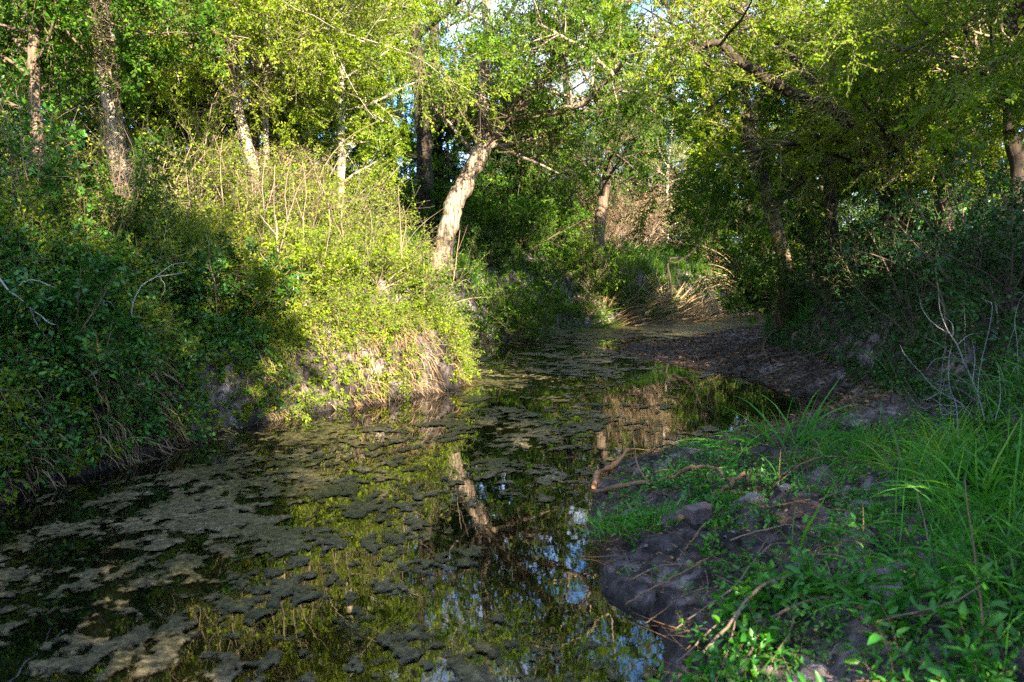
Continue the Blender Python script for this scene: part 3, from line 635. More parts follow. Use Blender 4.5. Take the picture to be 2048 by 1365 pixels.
for a in [
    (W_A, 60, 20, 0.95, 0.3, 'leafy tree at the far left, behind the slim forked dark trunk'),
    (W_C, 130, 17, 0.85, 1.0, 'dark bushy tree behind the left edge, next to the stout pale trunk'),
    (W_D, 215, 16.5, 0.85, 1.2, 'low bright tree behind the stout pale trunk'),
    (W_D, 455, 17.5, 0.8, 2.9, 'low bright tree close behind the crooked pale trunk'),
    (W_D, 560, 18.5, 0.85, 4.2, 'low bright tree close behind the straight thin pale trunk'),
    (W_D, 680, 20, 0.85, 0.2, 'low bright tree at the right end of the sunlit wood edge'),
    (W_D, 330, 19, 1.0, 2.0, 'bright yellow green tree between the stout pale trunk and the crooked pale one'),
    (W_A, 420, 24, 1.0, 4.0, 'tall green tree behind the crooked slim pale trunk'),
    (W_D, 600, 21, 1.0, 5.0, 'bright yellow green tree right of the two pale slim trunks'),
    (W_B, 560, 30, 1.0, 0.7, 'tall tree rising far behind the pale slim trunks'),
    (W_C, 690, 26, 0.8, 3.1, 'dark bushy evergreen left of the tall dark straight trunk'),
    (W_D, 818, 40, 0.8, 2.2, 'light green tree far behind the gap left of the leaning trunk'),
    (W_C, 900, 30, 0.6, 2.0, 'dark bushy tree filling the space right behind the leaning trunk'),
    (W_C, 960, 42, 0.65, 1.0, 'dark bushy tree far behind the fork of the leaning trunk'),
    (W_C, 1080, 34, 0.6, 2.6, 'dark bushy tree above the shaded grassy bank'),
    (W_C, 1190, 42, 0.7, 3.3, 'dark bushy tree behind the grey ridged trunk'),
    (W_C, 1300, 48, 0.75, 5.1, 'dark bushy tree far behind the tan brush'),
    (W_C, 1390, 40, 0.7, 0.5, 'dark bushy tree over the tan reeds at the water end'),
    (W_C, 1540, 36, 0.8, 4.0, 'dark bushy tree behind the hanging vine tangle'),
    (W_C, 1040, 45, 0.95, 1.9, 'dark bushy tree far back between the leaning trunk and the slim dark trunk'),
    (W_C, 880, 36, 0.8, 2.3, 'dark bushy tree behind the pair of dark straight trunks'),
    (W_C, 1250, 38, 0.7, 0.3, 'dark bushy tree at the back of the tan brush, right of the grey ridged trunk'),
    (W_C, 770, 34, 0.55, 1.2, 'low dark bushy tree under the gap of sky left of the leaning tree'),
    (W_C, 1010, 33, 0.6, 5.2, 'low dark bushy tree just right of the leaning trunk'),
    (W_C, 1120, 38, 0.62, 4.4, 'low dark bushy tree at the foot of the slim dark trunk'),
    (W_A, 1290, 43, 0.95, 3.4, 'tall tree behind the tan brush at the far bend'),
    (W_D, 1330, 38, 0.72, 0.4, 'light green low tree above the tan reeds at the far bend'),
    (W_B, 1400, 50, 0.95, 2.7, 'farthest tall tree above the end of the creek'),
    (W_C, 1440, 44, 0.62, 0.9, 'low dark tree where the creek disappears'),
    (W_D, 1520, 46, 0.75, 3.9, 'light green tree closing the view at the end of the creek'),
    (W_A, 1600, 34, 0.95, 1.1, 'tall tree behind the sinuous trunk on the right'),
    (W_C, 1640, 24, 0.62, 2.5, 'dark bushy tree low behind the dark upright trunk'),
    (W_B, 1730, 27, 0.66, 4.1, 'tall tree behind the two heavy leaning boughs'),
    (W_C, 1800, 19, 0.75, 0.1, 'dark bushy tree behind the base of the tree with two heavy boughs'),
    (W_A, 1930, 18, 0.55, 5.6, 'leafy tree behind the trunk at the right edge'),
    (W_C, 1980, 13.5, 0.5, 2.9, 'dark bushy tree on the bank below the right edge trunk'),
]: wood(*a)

# unseen trees added behind and beside the viewer, sized to shade the near banks
def shade_tree(x, y, sc, rz, label, proto):
    return dup(proto, (x, y, tz(x, y) - 0.1), rz, sc, label, 'unseen shade trees added outside the view')
SHADE = [(2.5, -6.9, 1.08, 1.1, 'tall bushy unseen shade tree well behind the viewer', W_C), (4.5, -3.6, 0.45, 2.0, 'bushy unseen shade tree close behind the viewer', W_C), (3.1, -4.0, 0.40, 3.6, 'small bushy unseen shade tree close behind the viewer', W_C), (5.9, -3.0, 0.43, 0.6, 'bushy unseen shade tree close behind the viewer on the right', W_C), (7.3, -2.2, 0.43, 0.9, 'bushy unseen shade tree beside the viewer on the right', W_C), (6.5, -3.4, 0.32, 2.0, 'small unseen shade tree on the right bank just behind the viewer', W_A), (3.5, -3.2, 0.26, 3.0, 'low unseen shade tree on the near bank just behind the viewer', W_B), (4.4, -2.6, 0.28, 1.0, 'small unseen shade tree on the near bank just behind the viewer', W_B), (5.6, -5.0, 0.40, 0.5, 'unseen shade tree on the near bank behind the viewer', W_A), (1.0, -6.5, 1.05, 2.5, 'bushy unseen shade tree set on the near bank behind the viewer', W_C), (8.6, -3.5, 0.5, 1.5, 'unseen shade tree on the right bank beside the viewer', W_A), (3.0, -4.6, 0.36, 2.2, 'small unseen shade tree set on the near bank behind the viewer', W_A),
         (8.8, 4.0, 0.5, 3.5, 'unseen shade tree on the right bank outside the right edge', W_B), (11.0, 8.0, 0.6, 4.5, 'unseen shade tree high on the right bank outside the right edge', W_A), (11.5, 14, 0.75, 5.5, 'unseen shade tree on top of the right bank behind the edge trunk', W_C), (6.6, 2.2, 0.5, 0.2, 'low bushy unseen shade tree on the right bank beside the viewer', W_C)]
for a in SHADE: shade_tree(*a)

# ------------------------------------------------------------------ undergrowth
def scatter(n, x0, x1, y0, y1, keep, rng):
    x = rng.uniform(x0, x1, n); y = rng.uniform(y0, y1, n); u = rng.uniform(0, 1, n)
    k = keep(x, y) > u; return x[k], y[k]
def out_l(x, y): return np.where(inside(x, y), -1, np.where(pdist(x, y, LEFT) < pdist(x, y, RIGHT), pdist(x, y, LEFT), -1))
def out_r(x, y): return np.where(inside(x, y), -1, np.where(pdist(x, y, RIGHT) <= pdist(x, y, LEFT), pdist(x, y, RIGHT), -1))
def footd(x, y): return x - np.interp(y, FOOT_Y, FOOT_X)

def sprigs(mb, x, y, h, per, ll, lw, tint, rng, lean=0.6, grav=0.05, mat_l=1, mat_t=0, r=0.003, fine=False, K=5, nside=2, z=None, outward=0.5):
    """little leafy stems growing from the soil"""
    z = terrain(x, y) if z is None else z
    nrm_ = tnormal(x, y)
    b = np.stack([x, y, z - 0.02], -1); d = norm(nrm_ * outward + UP * 0.6 + rng.normal(0, lean, (len(x), 3)))
    P = arcs(b, d, h, K, grav, 0.16, rng)
    tubes(mb, P, np.linspace(1, .4, K)[None] * r, 3, tint=0.5, mat=mat_t)
    sprays(mb, P, per, ll, lw, tint, rng, mat=mat_l, fine=fine, tilt=0.5, off=np.zeros(3))
    if nside:
        C, R = children(P, np.full((len(P), K), r), nside, 0.3, 0.95, 0.6, 0.9, 0.3, 4, grav, 0.15, rng)
        tubes(mb, C, np.maximum(R, 0.0015), 3, mat=mat_t)
        sprays(mb, C, max(3, int(per * .7)), ll, lw, np.repeat(tint, nside) if np.ndim(tint) else tint, rng, mat=mat_l, fine=fine, tilt=0.5, off=np.zeros(3))

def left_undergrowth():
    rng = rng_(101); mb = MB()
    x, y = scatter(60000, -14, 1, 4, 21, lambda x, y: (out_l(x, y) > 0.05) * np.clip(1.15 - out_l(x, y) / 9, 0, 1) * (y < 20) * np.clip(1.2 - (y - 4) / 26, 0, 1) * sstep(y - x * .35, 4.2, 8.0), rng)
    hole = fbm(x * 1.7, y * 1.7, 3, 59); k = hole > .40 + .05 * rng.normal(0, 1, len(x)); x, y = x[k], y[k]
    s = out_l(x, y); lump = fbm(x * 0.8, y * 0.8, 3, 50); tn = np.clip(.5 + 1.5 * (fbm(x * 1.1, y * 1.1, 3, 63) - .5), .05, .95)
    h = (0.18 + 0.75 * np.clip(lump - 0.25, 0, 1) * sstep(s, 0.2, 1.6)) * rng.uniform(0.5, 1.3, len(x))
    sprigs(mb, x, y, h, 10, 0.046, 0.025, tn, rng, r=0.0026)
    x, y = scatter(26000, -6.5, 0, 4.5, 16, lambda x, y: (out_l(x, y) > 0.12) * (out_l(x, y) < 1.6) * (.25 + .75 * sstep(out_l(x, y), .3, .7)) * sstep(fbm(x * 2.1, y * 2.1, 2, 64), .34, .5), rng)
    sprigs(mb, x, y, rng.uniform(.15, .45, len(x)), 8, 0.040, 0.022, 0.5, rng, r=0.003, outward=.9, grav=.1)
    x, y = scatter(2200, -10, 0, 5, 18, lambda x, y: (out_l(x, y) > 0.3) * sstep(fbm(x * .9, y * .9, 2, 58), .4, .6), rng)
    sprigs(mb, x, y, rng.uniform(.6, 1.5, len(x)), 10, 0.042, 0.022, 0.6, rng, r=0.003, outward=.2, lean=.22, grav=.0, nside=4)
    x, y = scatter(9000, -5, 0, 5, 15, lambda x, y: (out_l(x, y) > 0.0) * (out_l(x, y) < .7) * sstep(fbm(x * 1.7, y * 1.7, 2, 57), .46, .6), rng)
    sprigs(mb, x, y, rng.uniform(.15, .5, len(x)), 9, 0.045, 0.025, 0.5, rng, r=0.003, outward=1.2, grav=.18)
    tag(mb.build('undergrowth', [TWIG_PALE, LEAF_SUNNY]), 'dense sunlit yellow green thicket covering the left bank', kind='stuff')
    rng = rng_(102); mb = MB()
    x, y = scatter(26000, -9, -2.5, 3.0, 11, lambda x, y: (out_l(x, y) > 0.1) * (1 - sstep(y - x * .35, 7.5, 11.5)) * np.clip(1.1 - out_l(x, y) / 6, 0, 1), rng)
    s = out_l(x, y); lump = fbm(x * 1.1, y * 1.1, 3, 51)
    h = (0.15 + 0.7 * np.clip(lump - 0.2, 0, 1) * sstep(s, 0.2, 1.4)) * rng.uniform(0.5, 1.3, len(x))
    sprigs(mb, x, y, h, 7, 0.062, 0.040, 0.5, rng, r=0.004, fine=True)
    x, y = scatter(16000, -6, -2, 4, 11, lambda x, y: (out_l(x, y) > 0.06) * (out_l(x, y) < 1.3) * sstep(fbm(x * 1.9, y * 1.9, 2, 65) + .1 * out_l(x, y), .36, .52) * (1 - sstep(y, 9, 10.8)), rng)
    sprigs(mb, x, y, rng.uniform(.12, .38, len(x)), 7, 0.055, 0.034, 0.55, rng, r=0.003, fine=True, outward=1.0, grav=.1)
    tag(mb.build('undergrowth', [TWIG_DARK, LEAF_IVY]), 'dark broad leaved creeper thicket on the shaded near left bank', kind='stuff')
left_undergrowth()

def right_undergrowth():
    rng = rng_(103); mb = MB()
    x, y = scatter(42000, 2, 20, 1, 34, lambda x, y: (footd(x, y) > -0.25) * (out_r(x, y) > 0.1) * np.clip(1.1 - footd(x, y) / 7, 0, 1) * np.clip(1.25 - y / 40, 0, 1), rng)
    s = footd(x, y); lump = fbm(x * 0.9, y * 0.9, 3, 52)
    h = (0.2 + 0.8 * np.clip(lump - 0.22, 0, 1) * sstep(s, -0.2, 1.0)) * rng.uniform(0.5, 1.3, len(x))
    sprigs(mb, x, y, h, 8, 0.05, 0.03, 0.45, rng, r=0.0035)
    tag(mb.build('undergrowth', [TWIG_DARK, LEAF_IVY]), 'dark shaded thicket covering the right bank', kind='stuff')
    rng = rng_(104); mb = MB()
    x, y = scatter(30000, -6, 26, 14, 48, lambda x, y: (out_l(x, y) > 0.03) * np.clip(1.1 - out_l(x, y) / 9, 0, 1) * (y > 15), rng)
    h = rng.uniform(0.15, 0.5, len(x)) * (0.6 + 1.4 * np.clip(fbm(x * .5, y * .5, 2, 53) - .3, 0, 1))
    sprigs(mb, x, y, h, 8, 0.08, 0.045, 0.5, rng, r=0.005, nside=2)
    tag(mb.build('undergrowth', [TWIG_DARK, LEAF_MID]), 'low leafy growth on the far bank behind the bend', kind='stuff')
right_undergrowth()

def grass_patch(mb, x, y, h, w, tint, rng, grav=0.13, K=6, lean=0.35, outward=0.2, z=None):
    z = terrain(x, y) if z is None else z
    nn = tnormal(x, y); d = norm(UP + nn * outward + rng.normal(0, lean, (len(x), 3)))
    P = arcs(np.stack([x, y, z - 0.01], -1), d, h, K, grav, 0.05, rng)
    a = rng.uniform(0, 6.28, len(x)); side = norm(np.stack([np.cos(a), np.sin(a), 0 * a], -1))
    side = norm(np.cross(norm(P[:, -1] - P[:, 0]), norm(np.cross(side, UP))) + side * .6)
    blades(mb, P, w, np.clip(tint + rng.normal(0, .16, len(x)), 0, 1), side=side)

def far_grass():
    rng = rng_(105); mb = MB()
    x, y = scatter(60000, -3, 16, 16, 40, lambda x, y: (out_l(x, y) > 0.1) * (out_l(x, y) < 5) * sstep(fbm(x * .6, y * .6, 3, 60), .35, .55), rng)
    grass_patch(mb, x, y, rng.uniform(.25, .6, len(x)), 0.03, 0.12, rng, outward=.8)
    tag(mb.build('grass', LEAF_MID), 'dark green grass hanging over the far bank', kind='stuff')
    rng = rng_(106); mb = MB()
    x, y = scatter(40000, 3, 22, 2, 34, lambda x, y: (footd(x, y) > -0.1 + .5 * (y < 9)) * (footd(x, y) < 3) * sstep(fbm(x * .9, y * .9, 3, 61), .45, .6), rng)
    grass_patch(mb, x, y, rng.uniform(.25, .7, len(x)), 0.016, 0.35, rng, outward=.9)
    tag(mb.build('grass', GRASS), 'drooping dark grass on the shaded right bank', kind='stuff')
far_grass()

def hanging_straw():
    rng = rng_(107); mb = MB()
    n = 26000; seg = LEFT[3:14]; L = np.linalg.norm(np.diff(seg, axis=0), axis=1); c = np.concatenate([[0], np.cumsum(L)])
    s = rng.uniform(0, c[-1], n); i = np.clip(np.searchsorted(c, s) - 1, 0, len(L) - 1); u = ((s - c[i]) / L[i])[:, None]
    p = seg[i] * (1 - u) + seg[i + 1] * u; t = norm(seg[i + 1] - seg[i]); nrm_ = np.stack([t[:, 1], -t[:, 0]], -1)   # towards the water
    off = rng.uniform(0.02, 0.75, n) ** 1.0
    dens = fbm(s * 2.4, s * 0 + 3, 3, 70); k = rng.uniform(.36, .80, n) < dens
    p, nrm_, off = p[k], nrm_[k], off[k]; n = len(p)
    x = p[:, 0] - nrm_[:, 0] * off; y = p[:, 1] - nrm_[:, 1] * off; z = terrain(x, y)
    d = np.stack([nrm_[:, 0], nrm_[:, 1], rng.uniform(-0.1, 0.7, n)], -1) + rng.normal(0, .6, (n, 3))
    P = arcs(np.stack([x, y, z], -1), d, rng.uniform(.08, .46, n), 6, 0.5, 0.26, rng)
    P[:, :, 2] = np.maximum(P[:, :, 2], 0.004)
    blades(mb, P, rng.uniform(.008, .018, n), np.clip(rng.normal(.5, .22, n), 0, 1), side=norm(np.stack([t[k][:, 0], t[k][:, 1], 0 * off], -1) + rng.normal(0, .3, (n, 3))))
    tag(mb.build('dry_grass', STRAW), 'pale dead grass hanging over the water along the left bank', kind='stuff')
hanging_straw()

# ------------------------------------------------------------------ shrubs and saplings
def make_shrub(name, label, loc, h, w, leaf, twig, seed, ll=0.045, lw=0.024, ns=12, n2=7, n3=5, per=9, tint=0.5, group=None, bare=0.0, lean=(0, 0, 0)):
    rng = rng_(seed); root = empty(name, loc, label, 'shrub', group)
    a = rng.uniform(0, 6.28, ns); d = np.stack([np.cos(a) * w / h, np.sin(a) * w / h, np.ones(ns) * 1.0], -1) * 1.0 + rng.normal(0, .25, (ns, 3)) + np.array(lean)
    P = arcs(np.zeros((ns, 3)) + rng.normal(0, .06, (ns, 3)) * [1, 1, 0] - [0, 0, .05], d, h * rng.uniform(.7, 1.15, ns), 9, 0.02, 0.10, rng)
    R = np.linspace(1, .25, 9)[None] * (0.006 + 0.005 * h); R = np.repeat(R, ns, 0)
    mb = MB(); tubes(mb, P, R, 5); mb.build('stem', twig, root)
    mb = MB(); C2, R2 = children(P, R, n2, .15, .98, .45, .85, .3, 6, 0.02, .13, rng); tubes(mb, C2, R2, 3)
    C3, R3 = children(C2, R2, n3, .1, .98, .55, .85, .5, 4, .03, .14, rng); tubes(mb, C3, np.maximum(R3, .0018), 3)
    k = rng.uniform(0, 1, len(C3)) >= bare
    sprays(mb, C3[k], per, ll, lw, tint, rng, mat=1, off=np.array(loc)); sprays(mb, C2[rng.uniform(0, 1, len(C2)) >= bare], per, ll, lw, tint, rng, mat=1, off=np.array(loc))
    mb.build('foliage', [twig, leaf], root)
    return root
def at(px, py, d):
    x = (px - 1024) / FPX * d; return (x, d, tz(x, d))
def shrub_at(px, d, *a, **k):
    x = (px - 1024) / FPX * d
    return make_shrub(a[0], a[1], (x, d, tz(x, d) - .03), *a[2:], **k)

SH = [
 (440, 9.9, 'dark leafy shrub standing alone at the edge of the sunlit thicket', 1.1, .45, LEAF_IVY, TWIG_DARK, dict(ll=.06, lw=.036, tint=.45)),
 (120, 7.4, 'broad leaved shrub low on the left edge above the hanging roots', 1.1, .7, LEAF_IVY, TWIG_DARK, dict(ll=.07, lw=.042, tint=.5)),
 (60, 9.0, 'bright leaved shrub under the slim forked dark trunk', 1.5, .8, LEAF_IVY, TWIG_DARK, dict(ll=.065, lw=.04, tint=.6)),
 (230, 9.6, 'shaded shrub below the stout pale trunk', 1.4, .9, LEAF_MID, TWIG_DARK, dict(ll=.05, lw=.028, tint=.4)),
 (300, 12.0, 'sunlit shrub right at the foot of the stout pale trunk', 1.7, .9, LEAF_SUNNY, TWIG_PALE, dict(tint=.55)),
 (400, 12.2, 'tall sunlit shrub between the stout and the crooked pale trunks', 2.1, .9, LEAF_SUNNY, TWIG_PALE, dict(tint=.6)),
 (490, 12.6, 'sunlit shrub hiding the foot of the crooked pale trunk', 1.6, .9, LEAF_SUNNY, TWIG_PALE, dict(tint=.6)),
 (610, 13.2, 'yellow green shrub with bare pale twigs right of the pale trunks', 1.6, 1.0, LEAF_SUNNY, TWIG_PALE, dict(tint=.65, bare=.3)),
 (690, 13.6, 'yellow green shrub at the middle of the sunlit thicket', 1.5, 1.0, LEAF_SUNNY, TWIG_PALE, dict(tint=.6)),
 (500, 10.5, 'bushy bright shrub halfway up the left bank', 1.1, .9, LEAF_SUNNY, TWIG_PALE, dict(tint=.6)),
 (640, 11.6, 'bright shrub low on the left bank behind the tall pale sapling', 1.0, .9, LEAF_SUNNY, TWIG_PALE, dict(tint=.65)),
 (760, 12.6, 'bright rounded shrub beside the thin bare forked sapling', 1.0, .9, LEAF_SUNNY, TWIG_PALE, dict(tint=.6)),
 (850, 13.3, 'twiggy shrub at the end of the sunlit bank', 1.05, .8, LEAF_MID, TWIG_PALE, dict(tint=.7, bare=.25)),
 (1040, 22.0, 'round green shrub in front of the leaning trunk base', 2.4, 1.1, LEAF_MID, TWIG_DARK, dict(ll=.08, lw=.045, tint=.6)),
 (960, 25.0, 'shaded shrub on the bank right behind the leaning trunk', 1.6, 1.2, LEAF_DARK, TWIG_DARK, dict(ll=.08, lw=.045)),
 (1180, 29.0, 'green shrub beside the grey ridged trunk', 2.4, 1.2, LEAF_MID, TWIG_DARK, dict(ll=.085, lw=.045, tint=.6)),
 (1420, 37.0, 'green shrub overhanging the water where the creek turns', 3.0, 1.6, LEAF_MID, TWIG_DARK, dict(ll=.10, lw=.05, tint=.55)),
 (1580, 19.0, 'leafy shrub at the foot of the sinuous trunk', 2.0, 1.2, LEAF_MID, TWIG_DARK, dict(ll=.065, lw=.036, tint=.5)),
 (1660, 15.0, 'dark shrub overhanging the mud flat', 1.8, 1.1, LEAF_DARK, TWIG_DARK, dict(ll=.055, lw=.032)),
 (1740, 12.8, 'dark shrub under the tree with two heavy boughs', 1.9, 1.1, LEAF_DARK, TWIG_DARK, dict(ll=.05, lw=.03)),
 (1840, 10.6, 'dark shrub on the right bank above the bleached weed', 1.7, 1.0, LEAF_IVY, TWIG_DARK, dict(ll=.048, lw=.028, tint=.35)),
 (1950, 9.0, 'dark shrub at the right edge behind the bleached weed', 1.6, 1.0, LEAF_IVY, TWIG_DARK, dict(ll=.046, lw=.027, tint=.35)),
 (2040, 7.2, 'dark shrub at the right edge over the tall grass', 1.4, .8, LEAF_IVY, TWIG_DARK, dict(ll=.045, lw=.026, tint=.35)),
]
for q, (px, d, lab, h, w, lf, tw, kw) in enumerate(SH): shrub_at(px, d, 'shrub', lab, h, w, lf, tw, 200 + q, **kw)

FB = 'shrubs in the brush under the far wood'
b1 = make_shrub('shrub', 'leafy shrub in the shaded brush under the far wood', (0, 0, 0), 3.0, 1.9, LEAF_MID, TWIG_DARK, 301, ll=.11, lw=.06, ns=14, n2=8, n3=6, tint=.5, group=FB)
b2 = make_shrub('shrub', 'tan bare twigged shrub in the brush of the far bank', (0, 0, 0), 3.2, 1.6, STRAW, TWIG_PALE, 302, ll=.09, lw=.03, ns=18, n2=9, n3=7, tint=.5, bare=.6, group='bare tan shrubs of the far bank')
first = {}
rr = rng_(303)
for px, d, sc, k in [(30, 21, .9, 1), (120, 22, .9, 1), (210, 21, .8, 1), (320, 24, .9, 1), (400, 23, .8, 1), (470, 25, .9, 1), (560, 26, .9, 1), (640, 30, .9, 1), (700, 33, .7, 1), (790, 36, .8, 1), (850, 38, .9, 1), (930, 38, 1, 1), (1000, 40, 1, 1), (1060, 36, .9, 1), (1120, 44, 1.2, 1), (1190, 40, 1, 1), (1260, 46, 1.2, 1),
                     (1340, 48, 1.2, 1), (1420, 50, 1.3, 1), (1500, 50, 1.3, 1), (1570, 44, 1.2, 1), (1640, 36, 1.0, 1), (1700, 30, 1.0, 1), (1780, 26, 1.0, 1), (1600, 27, .9, 1), (1520, 40, 1.2, 1), (1440, 42, .9, 1), (1216, 29.2, .45, 1), (960, 27, .8, 1), (1040, 29, .85, 1), (1110, 31, .8, 1), (900, 29, .9, 1), (820, 30, .85, 1), (1160, 36, 1.2, 1), (1010, 34, 1.2, 1), (1090, 38, 1.3, 1), (1270, 40, 1.2, 1), (1380, 43, 1.2, 1),
                     (1240, 34, 1.0, 2), (1290, 37, 1.1, 2), (1350, 39, 1.0, 2), (1200, 33, .8, 2), (1330, 44, 1.4, 2), (1500, 41, 1.1, 2), (540, 13.4, .42, 2), (570, 14.0, .45, 2)]:
    x = (px - 1024) / FPX * d; lo = (x, d, tz(x, d) - .1); pr = b1 if k == 1 else b2
    lab = pr['label'] if d > 15 else 'tan bare twigged bush at the foot of the pale slim trunks'
    if k not in first: first[k] = 1; pr.location = lo; pr.scale = (sc,) * 3; continue
    q = dup(pr, lo, rr.uniform(0, 6.28), sc, lab)
    if d < 15: q['group'] = 'tan bare bushes on the left bank'

def stems(name, label, cat, paths, mat, base, group=None, ns=6, cap=False):
    """a bare plant, vine or branch: first path is the main stem, the others are its branches"""
    rng = rng_(abs(hash(label)) % 9999 if False else sum(map(ord, label))); base = np.asarray(base, float)
    root = empty(name, base, label, cat, group)
    for k, (pts, r) in enumerate(paths):
        K = 18; P = smooth_path(pts, K); R = np.interp(np.linspace(0, 1, K), np.linspace(0, 1, len(r)), r) * (1 + rng.normal(0, .06, K))
        P[1:-1] += rng.normal(0, .5, (K - 2, 3)) * R[1:-1, None]
        mb = MB(); tubes(mb, P[None], R[None], ns, bump=.06, rng=rng, cap=cap); mb.build('stem' if k == 0 else 'branch', mat, root, origin=base)
    return root
def bare(name, label, cat, d, main, brs, mat, r, group=None, d1=None):
    m = rooted(main, d, d1, sink=.05)
    return stems(name, label, cat, [(m, [r * .75, r * .6, r * .25])] + [(pp(b, d, d + (0.15 if k % 2 else -0.25)), [r * .42, r * .3, r * .1]) for k, b in enumerate(brs)], mat, m[0])

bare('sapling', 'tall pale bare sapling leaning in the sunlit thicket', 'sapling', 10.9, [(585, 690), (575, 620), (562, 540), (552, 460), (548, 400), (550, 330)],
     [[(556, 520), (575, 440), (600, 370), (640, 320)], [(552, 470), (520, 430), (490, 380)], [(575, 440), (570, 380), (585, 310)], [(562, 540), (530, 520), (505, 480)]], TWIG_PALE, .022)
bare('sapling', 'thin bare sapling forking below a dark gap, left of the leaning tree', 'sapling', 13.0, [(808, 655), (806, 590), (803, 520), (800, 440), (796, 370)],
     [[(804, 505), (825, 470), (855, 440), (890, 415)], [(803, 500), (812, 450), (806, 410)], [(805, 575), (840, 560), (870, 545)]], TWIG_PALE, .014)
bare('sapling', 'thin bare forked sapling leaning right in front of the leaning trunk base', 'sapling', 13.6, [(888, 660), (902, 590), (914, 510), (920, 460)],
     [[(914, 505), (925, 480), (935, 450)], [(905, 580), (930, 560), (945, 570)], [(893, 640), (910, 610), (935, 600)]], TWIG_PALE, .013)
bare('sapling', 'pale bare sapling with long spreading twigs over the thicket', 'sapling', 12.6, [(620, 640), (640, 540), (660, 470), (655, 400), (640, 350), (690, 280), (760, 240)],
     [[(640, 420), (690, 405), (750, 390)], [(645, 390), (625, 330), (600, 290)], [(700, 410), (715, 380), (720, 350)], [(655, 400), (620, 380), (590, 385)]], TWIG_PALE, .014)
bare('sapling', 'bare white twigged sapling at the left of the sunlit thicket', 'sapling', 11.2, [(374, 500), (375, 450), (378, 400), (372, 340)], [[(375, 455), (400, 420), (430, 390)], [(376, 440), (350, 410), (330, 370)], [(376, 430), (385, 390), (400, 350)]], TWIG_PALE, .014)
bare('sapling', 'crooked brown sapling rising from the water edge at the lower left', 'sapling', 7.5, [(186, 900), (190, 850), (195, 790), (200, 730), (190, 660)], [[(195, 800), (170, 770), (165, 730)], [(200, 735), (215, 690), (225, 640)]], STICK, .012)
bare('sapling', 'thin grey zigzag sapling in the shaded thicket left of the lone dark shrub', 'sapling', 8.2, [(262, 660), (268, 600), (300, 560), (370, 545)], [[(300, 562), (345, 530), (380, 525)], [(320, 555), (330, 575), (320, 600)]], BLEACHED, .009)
bare('branch', 'long pale branch reaching in at the left edge over the creeper thicket', 'branch', 7.0, [(-60, 520), (30, 590), (90, 640), (110, 650)], [[(20, 585), (60, 560), (110, 575)], [(60, 615), (80, 660), (110, 690)]], BLEACHED, .014)

for d, mn, br, r, lab in [
 (11.8, [(455, 560), (452, 480), (446, 400), (440, 330), (446, 270)], [[(450, 450), (470, 390), (480, 340)], [(446, 400), (420, 350), (405, 310)]], .011, 'thin pale bare stem standing in the thicket under the crooked pale trunk'),
 (11.4, [(515, 600), (520, 520), (528, 440), (524, 370), (532, 310)], [[(524, 480), (500, 420), (495, 370)], [(528, 430), (545, 380), (550, 340)]], .011, 'thin pale bare stem just left of the tall pale sapling'),
 (11.9, [(600, 620), (610, 540), (606, 450), (612, 380), (604, 320)], [[(608, 500), (630, 440), (636, 400)], [(606, 440), (590, 390), (585, 350)]], .010, 'thin pale bare stem just right of the tall pale sapling'),
 (12.4, [(690, 640), (684, 570), (690, 500), (682, 440), (688, 390)], [[(686, 540), (705, 500), (716, 460)], [(688, 480), (668, 440), (660, 410)]], .010, 'thin pale bare stem in the middle of the sunlit thicket'),
 (12.6, [(742, 640), (746, 580), (738, 520), (744, 460), (740, 420)], [[(742, 560), (760, 520), (764, 490)]], .009, 'thin pale bare stem left of the thin forked sapling'),
 (12.9, [(845, 650), (850, 600), (846, 550), (856, 500)], [[(848, 590), (830, 560), (826, 530)]], .008, 'short pale bare stem between the two forked saplings'),
 (10.2, [(330, 600), (326, 520), (334, 440), (328, 370), (336, 310)], [[(328, 480), (350, 430), (356, 390)], [(333, 440), (310, 390), (300, 350)]], .010, 'thin bare stem at the shade edge below the stout pale trunk'),
 (9.2, [(250, 720), (258, 650), (252, 580), (262, 520), (256, 470)], [[(255, 620), (276, 580), (284, 540)]], .008, 'thin bare stem in the shaded near thicket'),
]: bare('sapling', lab, 'sapling', d, mn, br, TWIG_PALE, r * 1.25)

# ------------------------------------------------------------------ foreground bank
PEELED = bark_mat('peeled_wood', [(0.0, (0.20, 0.09, 0.045)), (0.5, (0.42, 0.21, 0.10)), (1.0, (0.60, 0.36, 0.20))], scale=(12, 12, 12), bump=0.3)
def gpix(px, py, up=0.0):
    """the spot of ground seen at a pixel"""
    d = 1.0 * 1.004 ** np.arange(1000); p0 = pix(px, py, 1.0); k = p0 - np.array([0, 0, CAMZ])
    X, Y, Z = k[0] * d, d, CAMZ + k[2] * d
    g = np.maximum(terrain(X, Y), 0.0); i = int(np.argmax(Z <= g))
    return np.array([X[i], Y[i], g[i] + up])
def lying(lst, up=0.012, lift=1.0):
    out = []
    for k, q in enumerate(lst):
        p = gpix(q[0], q[1], up)
        if len(q) > 2: p = p + np.array([0, 0, q[2] * lift])
        out.append(p)
    return out
def stick(name, label, main, r, brs=(), mat=STICK, cat='stick', group=None, cap=True):
    r = r * (.68 if name == 'stick' else .9)
    lf = 1.15 if name == 'stick' else .5; u0 = .018
    m = lying(main, r * .6 + u0, lf)
    return stems(name, label, cat, [(m, [r, r * .95, r * .8, r * .6])] + [(lying(b, r * .5 + u0, lf), [r * .55, r * .4, r * .2]) for b in brs], mat, m[0], group, ns=8, cap=cap)

